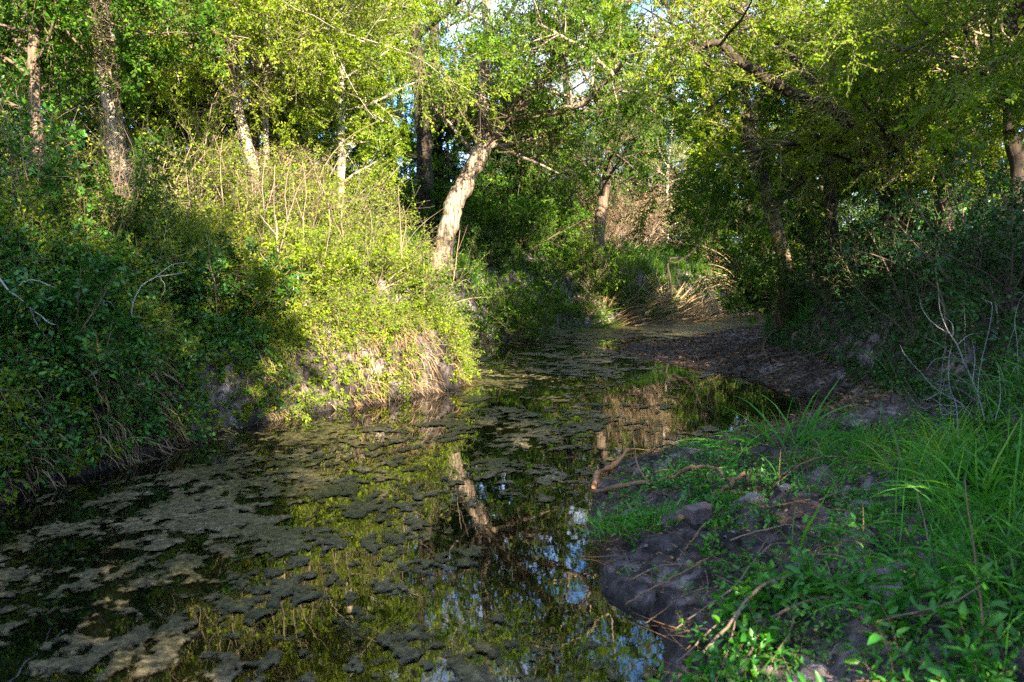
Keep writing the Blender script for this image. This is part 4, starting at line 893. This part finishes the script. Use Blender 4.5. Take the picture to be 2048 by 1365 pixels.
stick('fallen_branch', 'thick peeled orange brown branch with its end in the creek', [(1188, 985), (1200, 962, .04), (1230, 945, .09), (1262, 925, .14)], .026, mat=PEELED)
stick('fallen_branch', 'long dark bent branch lying from the water edge across the mud', [(1188, 992), (1240, 990, .02), (1300, 984, .03), (1345, 972, .05), (1385, 958, .10), (1425, 958, .09), (1462, 974, .02)], .019,
      [[(1300, 984, .03), (1278, 960, .10), (1268, 920, .25), (1265, 880, .5)]], mat=STICK)
stick('fallen_branch', 'short stout snapped branch leaning from the brick to a dark stub', [(1412, 1022, .03), (1435, 1005, .04), (1462, 988, .05), (1490, 972, .07)], .021)
stick('stub', 'blackened broken stub at the end of the short stout branch', [(1496, 985), (1495, 972, .03), (1498, 958, .07)], .018, mat=BARK_DARK, cat='stub')
stick('fallen_branch', 'slender twiggy branch arching over the water edge behind the orange brown branch', [(1262, 940), (1290, 925, .06), (1310, 915, .10), (1345, 910, .10), (1385, 922, .03)], .008, [[(1305, 915, .1), (1308, 890, .18), (1290, 870, .22)], [(1345, 910, .1), (1330, 930, .04), (1300, 940)]], mat=BARK_DARK)
stick('stick', 'long straight reddish stick pointing down to the water', [(1425, 1118), (1390, 1150, .02), (1340, 1180, .02), (1290, 1205, .02), (1250, 1225, .01)], .009)
stick('stick', 'thin pale stick crossing the long reddish stick', [(1258, 1170), (1310, 1160, .03), (1355, 1150, .03), (1400, 1143)], .006, mat=TWIG_PALE)
stick('stick', 'heavy grey branch arching through the creepers at the bottom', [(1612, 1176), (1560, 1195, .05), (1520, 1220, .07), (1480, 1262, .07), (1445, 1300, .05), (1385, 1350, .02), (1340, 1380)], .013, [[(1480, 1262, .07), (1455, 1330, .03), (1430, 1380)]], mat=TWIG_PALE)
stick('stick', 'long thin grey stick running beside the heavy arching branch', [(1580, 1100), (1545, 1122, .05), (1510, 1155, .06), (1465, 1210, .05), (1400, 1245, .03), (1350, 1275)], .007, [[(1510, 1155, .06), (1530, 1130, .08), (1560, 1110, .1)]], mat=TWIG_PALE)
stick('stick', 'dark forked branch lying right of the heavy arching branch', [(1680, 1208), (1620, 1235, .04), (1570, 1265, .05), (1525, 1295, .05), (1495, 1345, .03), (1460, 1390)], .011, [[(1588, 1258, .05), (1580, 1295, .04), (1555, 1330, .03), (1530, 1375)]], mat=TWIG_DARK)
stick('stick', 'curved thin stick among the lowest creepers near the water', [(1350, 1282), (1410, 1281, .02), (1420, 1300, .02), (1440, 1325)], .007, mat=TWIG_PALE)
stick('stick', 'thin crooked stick between the creepers and the bare path', [(1618, 1122), (1660, 1135, .03), (1700, 1145, .03), (1722, 1158, .02), (1728, 1170)], .007, mat=TWIG_PALE)
stick('stick', 'straight thin stick lying across the ground cover above the path', [(1460, 1090), (1530, 1082, .03), (1590, 1078, .03), (1640, 1082)], .007, mat=TWIG_PALE)
stick('stick', 'short straw coloured stick lying on the bare path', [(1655, 1340), (1670, 1312, .01), (1682, 1300)], .006, mat=TWIG_PALE)
stick('stick', 'horizontal tan stalk lying over the leaves at the lower right', [(1745, 1278, .03), (1830, 1275, .06), (1900, 1270, .09), (1960, 1258, .12)], .006, mat=TWIG_PALE)
stick('stick', 'short stick beside the path under the brick', [(1370, 1110), (1390, 1090, .02), (1412, 1065, .03)], .009)
stick('fallen_branch', 'bent dead branch among the dry litter behind the pale stones', [(1560, 965), (1600, 945, .05), (1650, 930, .07), (1700, 930, .04)], .010, [[(1600, 945, .05), (1580, 960, .03), (1545, 985)]], mat=STICK)
stick('fallen_branch', 'grey arched dead branch lying on the far mud flat', [(1535, 725), (1528, 705, .15), (1540, 690, .3), (1570, 680, .35), (1600, 676, .3)], .026, [[(1560, 725), (1610, 722, .1), (1680, 715, .1)], [(1620, 700, .2), (1632, 680, .5), (1650, 660, .8)], [(1590, 720), (1620, 705, .2), (1650, 690, .3)]], mat=TWIG_DARK)
stick('fallen_branch', 'thin dead branch lying at the right end of the mud flat', [(1500, 745), (1530, 725, .05), (1580, 715, .1)], .015, mat=TWIG_DARK)
stick('dead_stalk', 'brown dead stalk rising from the lower right corner', [(1980, 1330), (1960, 1260, .12), (1945, 1180, .28), (1930, 1100, .42), (1925, 1060, .5)], .0048, mat=STICK, cat='stalk')
stick('dead_stalk', 'tan dead stalk standing between the green blades at the right', [(1865, 1130), (1850, 1085, .1), (1835, 1045, .2), (1825, 1010, .3)], .004, mat=TWIG_PALE, cat='stalk')

# bleached dead weed on the right
def weed(label, d, main, brs, r, name='dead_weed', mat=BLEACHED, cat='weed'):
    return bare(name, label, cat, d, main, brs, mat, r)
weed('bleached dead weed with many criss-crossing stalks above the lit grass', 5.6, [(1990, 845), (1955, 785), (1930, 730), (1915, 690), (1895, 660), (1880, 620), (1878, 590)],
     [[(1935, 740), (1930, 690), (1930, 640), (1928, 600)], [(1900, 668), (1870, 650), (1845, 620), (1838, 590)], [(1930, 730), (1880, 690), (1840, 670), (1835, 650)], [(1955, 790), (1960, 740), (1985, 620), (1970, 600)], [(1970, 815), (1920, 780), (1880, 770), (1825, 755)], [(1905, 680), (1905, 650), (1890, 635)], [(1965, 800), (1940, 770), (1900, 760), (1870, 765)], [(1945, 765), (1950, 720), (1945, 680)], [(1925, 720), (1900, 715), (1870, 720), (1850, 745)], [(1915, 690), (1940, 670), (1975, 668)], [(1985, 835), (1970, 780), (1950, 740), (1935, 690)], [(1990, 845), (2000, 800), (1998, 740), (1990, 725)]], .0052)
weed('bleached dead weed fanning to the left over the bare mud', 5.9, [(1985, 850), (1930, 815), (1880, 785), (1840, 745), (1810, 710), (1800, 690)],
     [[(1880, 785), (1850, 800), (1830, 790), (1798, 735)], [(1930, 815), (1905, 830), (1870, 800), (1840, 790)], [(1880, 785), (1885, 740), (1890, 700), (1905, 690)], [(1930, 815), (1880, 810), (1840, 815), (1805, 770)], [(1955, 830), (1900, 790), (1860, 760), (1825, 750)]], .0048)
weed('upright bleached stalk in the middle of the dead weeds', 5.5, [(1920, 870), (1912, 810), (1900, 780), (1898, 720), (1905, 690)], [[(1905, 800), (1880, 750), (1862, 700)], [(1912, 820), (1885, 830), (1880, 800), (1888, 765)]], .0045)
weed('pair of thin pink brown dead stems leaning left over the mud', 5.2, [(1810, 900), (1790, 870), (1765, 845), (1752, 832)], [[(1785, 895), (1775, 865), (1762, 840), (1760, 828)]], .0045, mat=TWIG_PALE)
weed('tangle of grey dead stems hanging at the right edge', 6.2, [(2040, 760), (2035, 690), (2030, 640), (2040, 600)], [[(2035, 690), (2050, 650), (2055, 610)], [(2032, 650), (2015, 700), (2010, 730)], [(2040, 600), (2060, 580), (2080, 600)], [(2040, 720), (2000, 790), (1990, 810)]], .0045)
bare('vine', 'long thin bare vine hanging in front of the dark right bank', 'vine', 8.2, [(1893, 655), (1888, 610), (1875, 570), (1872, 520), (1885, 470), (1905, 430), (1915, 380), (1912, 330)], [[(1875, 560), (1880, 600), (1900, 640)]], TWIG_PALE, .011)
bare('vine', 'pale crooked vine limb with grey bark at the far right', 'vine', 7.4, [(1995, 615), (1985, 580), (1980, 555), (1985, 540)], [[(1985, 640), (1970, 635), (1965, 625)], [(1990, 610), (2010, 618), (2035, 615)]], BLEACHED, .016)
bare('fallen_branch', 'gnarled grey bough leaning down at the right edge, in the dark thicket', 'branch', 8.6, [(2070, 520), (2010, 490), (1960, 480), (1925, 470)], [[(1960, 480), (1945, 510), (1950, 530)]], BARK_BROWN, .03)
bare('vine', 'dark looping bough over the far bank left of the creek end', 'vine', 33, [(1340, 575), (1340, 520), (1375, 515), (1400, 480), (1415, 440), (1422, 380)], [[(1375, 515), (1345, 525), (1310, 505)], [(1400, 480), (1390, 450), (1360, 430)]], BARK_DARK, .07)

# stones and the broken brick
def rock(name, label, px, py, sz, mat, seed, cat='stone', boxy=0.0, rz=0.0):
    rng = rng_(seed); p = gpix(px, py)
    n = 20; a, b = np.meshgrid(np.linspace(0, 2 * math.pi, n, endpoint=False), np.linspace(-math.pi / 2, math.pi / 2, 13)); a = a.ravel(); b = b.ravel()
    v = np.stack([np.cos(a) * np.cos(b), np.sin(a) * np.cos(b), np.sin(b)], -1)
    if boxy: v = v / np.maximum((np.abs(v) ** boxy).sum(1, keepdims=True) ** (1 / boxy), 1e-6)
    k = 1 + (0.10 if boxy else .28) * (fbm(v[:, 0] * 1.7 + 5 + seed, v[:, 1] * 1.7 + v[:, 2] * 1.3 + 3, 3, seed) - .5) * 2
    v = v * k[:, None] * np.array(sz); c, s = math.cos(rz), math.sin(rz)
    v = np.stack([v[:, 0] * c - v[:, 1] * s, v[:, 0] * s + v[:, 1] * c, v[:, 2] + sz[2] * .45], -1)
    i = np.arange(12)[:, None] * n + np.arange(n)[None]; j = np.arange(12)[:, None] * n + (np.arange(n) + 1)[None] % n
    mb = MB(); mb.add(v, np.stack([i, j, j + n, i + n], -1)); o = mb.build(name, mat); o.location = p
    return tag(o, label, cat)
def brick(px, py, sz, rz):
    p = gpix(px, py); mb = MB(); g = np.linspace(-1, 1, 9); A, B = np.meshgrid(g, g); A = A.ravel(); B = B.ravel(); one = np.ones(81)
    i = np.arange(8)[:, None] * 9 + np.arange(8)[None]; f = np.stack([i, i + 1, i + 10, i + 9], -1).reshape(-1, 4)
    c, s = math.cos(rz), math.sin(rz)
    for ax in range(3):
        for sg in (-1, 1):
            v = np.zeros((81, 3)); v[:, ax] = sg; v[:, (ax + 1) % 3] = A; v[:, (ax + 2) % 3] = B
            v = v / (np.maximum((np.abs(v) ** 14).sum(1, keepdims=True), 1e-9) ** (1 / 14))
            v = v * (1 + .09 * (fbm(v[:, 0] * 2 + v[:, 2] + 9, v[:, 1] * 2 - v[:, 2] + 4, 3, 6) - .5))[:, None] * sz
            v = np.stack([v[:, 0] * c - v[:, 1] * s, v[:, 0] * s + v[:, 1] * c, v[:, 2] + sz[2] * .9 + v[:, 0] * .12], -1)
            mb.add(v, f if sg > 0 else f[:, ::-1])
    o = mb.build('brick', BRICK, smooth=False); o.location = p
    tag(o, 'worn broken brick lying on the bank beside the snapped branch', 'brick')
brick(1397, 1045, np.array([.078, .056, .05]), .35)
rock('stone', 'pale rounded stone behind the brick, larger of the two pale stones', 1508, 1008, (.058, .045, .042), STONE, 4)
rock('stone', 'small pale stone farther back, among the ground cover', 1572, 985, (.045, .035, .032), STONE, 7)
rock('stone', 'dark reddish stone half hidden behind the small pale stone', 1662, 982, (.05, .04, .026), BARK_DARK, 9)
rock('stone', 'little brown stone touching the left end of the brick', 1362, 1042, (.025, .022, .02), STICK, 12)
rock('clod', 'rounded clod of grey earth on the right of the bare path', 1760, 1190, (.05, .045, .03), GROUND, 14, 'clod')

# ground cover and grasses of the near bank
def bare_soil(x, y):
    """0 on the bare patches of the near bank"""
    dr = pdist(x, y, RIGHT)
    v = sstep(dr, 0.10, 0.38) + 0.7 * (fbm(x * 2.2, y * 2.2, 2, 80) > .58) * (dr > .05)
    path = np.exp(-(((x - 1.22) / .22) ** 2 + ((y - 2.75) / .8) ** 2)) + np.exp(-(((x - 1.85) / .25) ** 2 + ((y - 3.9) / .5) ** 2)) + np.exp(-(((x - 1.0) / .2) ** 2 + ((y - 5.05) / .45) ** 2)) + .45 * np.exp(-(((x - .75) / .18) ** 2 + ((y - 4.6) / .4) ** 2)) + np.exp(-(((x - 1.1) / .35) ** 2 + ((y - 7.0) / .6) ** 2))
    return np.clip(v, 0, 1) * np.clip(1 - 1.15 * path, 0, 1)
def near_bank():
    rng = rng_(301); mb = MB()
    k = lambda x, y: (out_r(x, y) > 0.03) * (1 - .93 * sstep(y - .4 * np.maximum(2.4 - x, 0), 6.4, 7.4)) * bare_soil(x, y) * sstep(fbm(x * 3, y * 3, 3, 81), .36, .56) * np.clip(1.25 - y / 11, .15, 1)
    x, y = scatter(29000, -0.2, 4.6, 1.2, 9.6, k, rng)
    sprigs(mb, x, y, rng.uniform(.03, .13, len(x)) * (0.6 + fbm(x * 1.4, y * 1.4, 2, 82)), 6, .034, .016, .58, rng, r=.0013, fine=True, nside=0, grav=.02, K=4)
    x, y = scatter(6000, 0.2, 3.2, 1.2, 5.5, lambda x, y: (out_r(x, y) > 0.05) * bare_soil(x, y) * sstep(fbm(x * 2.3, y * 2.3, 2, 83), .45, .62), rng)
    sprigs(mb, x, y, rng.uniform(.06, .2, len(x)), 7, .056, .028, .55, rng, r=.0018, fine=True, nside=0, grav=.02, K=4)
    tag(mb.build('ground_cover', [TWIG_DARK, LEAF_LUSH]), 'low green creeping plants carpeting the near bank', kind='stuff')
    rng = rng_(302); mb = MB()
    x, y = scatter(14000, 0.3, 5, 1.2, 6.9, lambda x, y: (out_r(x, y) > 0.1) * (1 - sstep(y, 5.8, 6.8)) * np.maximum(sstep(x - (1.15 + .12 * y), 0, .7), .02) * sstep(fbm(x * 2, y * 2, 2, 84), .30, .55), rng)
    L = rng.uniform(.15, .55, len(x))
    grass_patch(mb, x, y, L, .004 + .010 * L, .5, rng, grav=.22, K=8, lean=.45)
    tag(mb.build('grass', GRASS), 'long arching green grass at the right of the near bank', kind='stuff')
    rng = rng_(303); mb = MB()
    x, y = scatter(5000, 0.4, 5, 2, 10, lambda x, y: (out_r(x, y) > 0.05) * sstep(fbm(x * 1.5, y * 1.5, 2, 85), .48, .6) * sstep(y, 3.0, 5), rng)
    grass_patch(mb, x, y, rng.uniform(.08, .3, len(x)), .005, .5, rng, grav=.35, K=6, lean=.9)
    tag(mb.build('dry_grass', STRAW), 'matted dead grass lying on the near bank', kind='stuff')
    rng = rng_(304); mb = MB()
    x, y = scatter(26000, 0.2, 7, 1.3, 22, lambda x, y: (out_r(x, y) > 0.04) * np.clip(1.1 - y / 24, 0, 1), rng); n = len(x)
    z = terrain(x, y); a = rng.uniform(0, 6.28, n)
    leaves(mb, np.stack([x, y, z + .006], -1), np.stack([np.cos(a), np.sin(a), rng.uniform(-.1, .25, n)], -1), norm(UP + rng.normal(0, .35, (n, 3))), rng.uniform(.015, .05, n), rng.uniform(.008, .025, n), rng.uniform(0, 1, n), fine=True)
    x, y = scatter(15000, 1.5, 9, 8, 26, lambda x, y: (out_r(x, y) > 0.03) * (footd(x, y) < .8) * np.clip(.25 + 1.2 * fbm(x, y, 2, 88), 0, 1), rng); n = len(x); a = rng.uniform(0, 6.28, n)
    leaves(mb, np.stack([x, y, terrain(x, y) + .008], -1), np.stack([np.cos(a), np.sin(a), rng.uniform(-.1, .5, n)], -1), norm(UP + rng.normal(0, .5, (n, 3))), rng.uniform(.04, .11, n), rng.uniform(.02, .05, n), rng.uniform(0, 1, n), fine=True)
    m = 9000; x, y = scatter(m, 0.2, 6, 1.3, 20, lambda x, y: (out_r(x, y) > 0.04) * np.clip(1.1 - y / 24, 0, 1), rng); n = len(x); a = rng.uniform(0, 6.28, n)
    P = arcs(np.stack([x, y, terrain(x, y) + .012], -1), np.stack([np.cos(a), np.sin(a), rng.uniform(-.05, .2, n)], -1), rng.uniform(.06, .3, n), 4, .03, .12, rng)
    tubes(mb, P, np.linspace(1, .5, 4)[None] * rng.uniform(.001, .0035, n)[:, None], 3, tint=rng.uniform(.35, 1, n))
    mc = MB(); x, y = scatter(9000, 0.2, 8, 1.3, 24, lambda x, y: (out_r(x, y) > 0.01) * np.clip(1.1 - y / 26, 0, 1), rng); n = len(x)
    q = np.array([[1, 0, 0], [.3, .95, 0], [-.8, .6, 0], [-.8, -.6, 0], [.3, -.95, 0], [0, 0, 1.0]]); sz = .006 + .034 * rng.uniform(0, 1, n) ** 3.5
    V = (q[None] + rng.normal(0, .22, (n, 6, 3))) * sz[:, None, None] + np.stack([x, y, terrain(x, y)], -1)[:, None]; V[:, :5, 2] -= sz[:, None] * .3
    o6 = np.arange(n)[:, None] * 6; mc.add(V, np.concatenate([o6 + [a, (a + 1) % 5, 5, 5] for a in range(5)])[:, [0, 1, 2, 2]] if False else np.concatenate([o6 + [0, 1, 2, 5], o6 + [2, 3, 4, 5], o6 + [4, 0, 5, 5]])[: 2 * n])
    mg = MB(); n = 170; x = rng.normal(1.25, .4, n); y = rng.normal(5.3, .5, n); k = out_r(x, y) > .04; x, y = x[k], y[k]; n = len(x); sz = .005 + .016 * rng.uniform(0, 1, n) ** 2
    V = (q[None] * [1, 1, .6] + rng.normal(0, .2, (n, 6, 3))) * sz[:, None, None] + np.stack([x, y, terrain(x, y)], -1)[:, None]
    o6 = np.arange(n)[:, None] * 6; mg.add(V, np.concatenate([o6 + [0, 1, 2, 5], o6 + [2, 3, 4, 5], o6 + [4, 0, 5, 5]])[: 2 * n]); tag(mg.build('gravel', STONE, smooth=False), 'pale bits of gravel strewn around the brick and stones', kind='stuff')
    tag(mc.build('crumbled_earth', GROUND, smooth=False), 'small crumbs of grey earth scattered over the near bank and mud', kind='stuff')
    tag(mb.build('leaf_litter', LITTER), 'brown fallen leaves and twigs strewn over the mud and near bank', kind='stuff')
near_bank()

def tuft(name, label, px, py, n, h, w, mat, seed, spread=.06, lean=.4, grav=.15, tint=.5, cat='grass tuft', broad=0, stem_mat=TWIG_DARK, z0=None):
    rng = rng_(seed); p = gpix(px, py); root = empty(name, p, label, cat)
    b = np.zeros((n, 3)); b[:, :2] = rng.normal(0, spread, (n, 2)); b[:, 2] = terrain(b[:, 0] + p[0], b[:, 1] + p[1]) - p[2] - .01 if z0 is None else z0
    d = norm(UP + np.concatenate([b[:, :2] * 3, np.zeros((n, 1))], 1) + rng.normal(0, lean, (n, 3)) * [1, 1, .3])
    P = arcs(b, d, h * rng.uniform(.5, 1.15, n), 9, grav, .05, rng); mb = MB()
    if not broad:
        a = rng.uniform(0, 6.28, n); side = norm(np.cross(norm(P[:, -1] - P[:, 0]), np.stack([np.cos(a), np.sin(a), 0 * a], -1)))
        blades(mb, P, w * rng.uniform(.7, 1.2, n), np.clip(tint + rng.normal(0, .15, n), 0, 1), side=side); mb.build('blade', mat, root)['kind'] = 'stuff'
    else:
        if n <= 14:
            for q in range(n):
                mq = MB(); tubes(mq, P[q:q + 1], np.linspace(1, .5, 9)[None] * .002, 4); mq.build('stem', stem_mat, root)
        else:
            tubes(mb, P, np.linspace(1, .5, 9)[None] * .002, 4); mb.build('stem', stem_mat, root)
        mb = MB(); sprays(mb, P, broad, w * 2.6, w, tint, rng, fine=True, tilt=.4, spread=.8); mb.build('foliage', mat, root)
    return root
tuft('grass_tuft', 'bright upright grass tuft on the ledge over the dark water corner', 1225, 1062, 90, .20, .010, GRASS, 401, spread=.07, tint=.62)
tuft('grass_tuft', 'leafy grass tuft between the ledge and the brick', 1320, 1058, 80, .19, .011, GRASS, 402, spread=.08, tint=.6)
tuft('weed', 'spiky young plant standing behind the long dark bent branch', 1338, 975, 9, .22, .011, LEAF_LUSH, 403, spread=.03, lean=.2, tint=.85, cat='plant', broad=12)
tuft('weed', 'leafy young plants crowding the middle of the dark bent branch', 1395, 965, 14, .09, .012, LEAF_LUSH, 404, spread=.07, tint=.75, cat='plant', broad=8)
tuft('grass_tuft', 'tall wide bladed grass clump at the end of the muddy inlet', 1580, 890, 60, .62, .020, GRASS, 405, spread=.22, lean=.45, grav=.14, tint=.55)
tuft('grass_tuft', 'pale dry grass clump at the foot of the tall wide bladed clump', 1620, 930, 130, .36, .006, STRAW, 406, spread=.22, lean=.8, grav=.3, tint=.5)
tuft('grass_tuft', 'yellow lit grass clump under the bleached weeds', 1890, 905, 170, .34, .009, GRASS, 407, spread=.20, lean=.35, tint=.95)
tuft('grass_tuft', 'lit grass clump at the right edge behind the long blades', 1985, 920, 170, .40, .010, GRASS, 408, spread=.22, lean=.4, tint=.75)
tuft('grass_tuft', 'clump of long broad blades leaning out of the right edge', 2040, 1040, 70, .62, .015, GRASS, 409, spread=.14, lean=.5, grav=.17, tint=.5)
tuft('grass_tuft', 'pair of long arching blades in the middle of the near bank', 1592, 1105, 4, .55, .016, GRASS, 410, spread=.01, lean=.3, grav=.10, tint=.7)
tuft('grass_tuft', 'drooping bluish grass clump beside the bare path', 1800, 1230, 26, .42, .012, GRASS, 411, spread=.07, lean=.55, grav=.24, tint=.35)
tuft('grass_tuft', 'arching grass clump at the far side of the bare path', 1770, 1110, 34, .42, .011, GRASS, 412, spread=.09, lean=.6, grav=.24, tint=.4)
tuft('grass_tuft', 'dark matted dead grass hanging from the ledge over the water', 1232, 1092, 150, .24, .007, LITTER, 425, spread=.09, lean=.9, grav=.5, tint=.15)
tuft('grass_tuft', 'tall grass clump at the right edge level with the tan dead stalk', 1960, 1010, 60, .55, .016, GRASS, 426, spread=.12, lean=.5, grav=.17, tint=.7)
tuft('grass_tuft', 'grass clump with wide blades bending toward the path from the right', 1880, 1120, 44, .5, .015, GRASS, 427, spread=.1, lean=.55, grav=.2, tint=.55)
tuft('grass_tuft', 'bright grass clump in front of the yellow lit clump', 1850, 950, 80, .36, .010, GRASS, 428, spread=.14, lean=.45, grav=.18, tint=.8)
tuft('grass_tuft', 'loose grass clump at the right edge below the tall clump', 2030, 1190, 50, .5, .014, GRASS, 429, spread=.12, lean=.5, grav=.2, tint=.5)
tuft('grass_tuft', 'sparse grass sprout on the left border of the bare path', 1655, 1265, 9, .28, .009, GRASS, 413, spread=.015, lean=.6, grav=.2, tint=.45)
tuft('weed', 'big leaved seedling above the heavy arching branch', 1635, 1185, 5, .15, .030, LEAF_LUSH, 414, spread=.02, lean=.35, tint=.5, cat='plant', broad=6)
tuft('weed', 'big leaved seedling in the middle of the near bank, over the straight thin stick', 1425, 1108, 6, .13, .026, LEAF_LUSH, 415, spread=.025, lean=.3, tint=.6, cat='plant', broad=6)
tuft('weed', 'broad leaved weed at the bottom edge among the fallen sticks', 1540, 1290, 6, .14, .026, LEAF_LUSH, 416, spread=.04, lean=.4, tint=.5, cat='plant', broad=6)
tuft('weed', 'dense broad leaved weed filling the bottom right corner', 1930, 1345, 46, .26, .03, LEAF_LUSH, 417, spread=.2, lean=.4, tint=.5, cat='plant', broad=9)
tuft('weed', 'broad leaved weed at the right edge above the corner weed', 2010, 1180, 26, .28, .024, LEAF_LUSH, 418, spread=.15, lean=.4, tint=.45, cat='plant', broad=9)
tuft('weed', 'leafy weed at the bottom edge right of the bare path', 1790, 1360, 12, .16, .022, LEAF_LUSH, 419, spread=.08, lean=.4, tint=.5, cat='plant', broad=8)
tuft('reed_clump', 'tan dry reed clump at the water end of the far bank', 1335, 610, 620, 1.9, .035, STRAW, 420, spread=.9, lean=.16, grav=.04, tint=.65, cat='reeds')
tuft('reed_clump', 'tan dry reeds leaning over the water, right of the other reed clump', 1385, 618, 420, 1.5, .035, STRAW, 421, spread=.7, lean=.2, grav=.05, tint=.65, cat='reeds')
tuft('reed_clump', 'dry reeds halfway up the far bank under the tan brush', 1262, 590, 520, 1.7, .035, STRAW, 422, spread=1.0, lean=.18, grav=.04, tint=.55, cat='reeds')
tuft('reed_clump', 'sparse dry reeds at the foot of the grey ridged trunk bank', 1205, 618, 380, 1.2, .03, STRAW, 430, spread=.8, lean=.25, grav=.06, tint=.45, cat='reeds')
tuft('grass_tuft', 'long green grass hanging to the water at the middle of the far bank', 1170, 630, 420, 1.0, .03, LEAF_MID, 431, spread=.8, lean=.4, grav=.12, tint=.45)
tuft('vine_tangle', 'hanging tangle of bare tan vines at the end of the creek', 1495, 560, 260, 3.4, .03, STRAW, 423, spread=.5, lean=.35, grav=.10, tint=.7, cat='vines')

for k, (nm, pts, r) in enumerate([
 ('thin stick crossing the heavy arching branch near its upper end', [(1430, 1165), (1475, 1205, .03), (1500, 1250, .03), (1520, 1290, .02)], .006),
 ('thin stick in the lowest corner of the bank beside the water', [(1330, 1365), (1380, 1330, .03), (1430, 1285, .04), (1465, 1265, .03)], .006),
 ('twig pointing out over the water from the lower ledge', [(1415, 1185), (1370, 1215, .03), (1325, 1250, .04), (1290, 1275, .04)], .005),
 ('short thin stick standing between the creepers above the dark forked branch', [(1640, 1130), (1652, 1155, .03), (1662, 1175, .02)], .005),
 ('long thin stick lying above the seedling and the straight thin stick', [(1440, 1062), (1500, 1045, .03), (1560, 1038, .04), (1620, 1020, .03)], .006),
 ('thin stick slanting across the ground cover right of the pale stones', [(1640, 1010), (1690, 1000, .03), (1740, 1000, .03), (1800, 985, .02)], .007)]):
    stick('stick', nm, pts, r, mat=TWIG_PALE if k % 2 else TWIG_DARK)
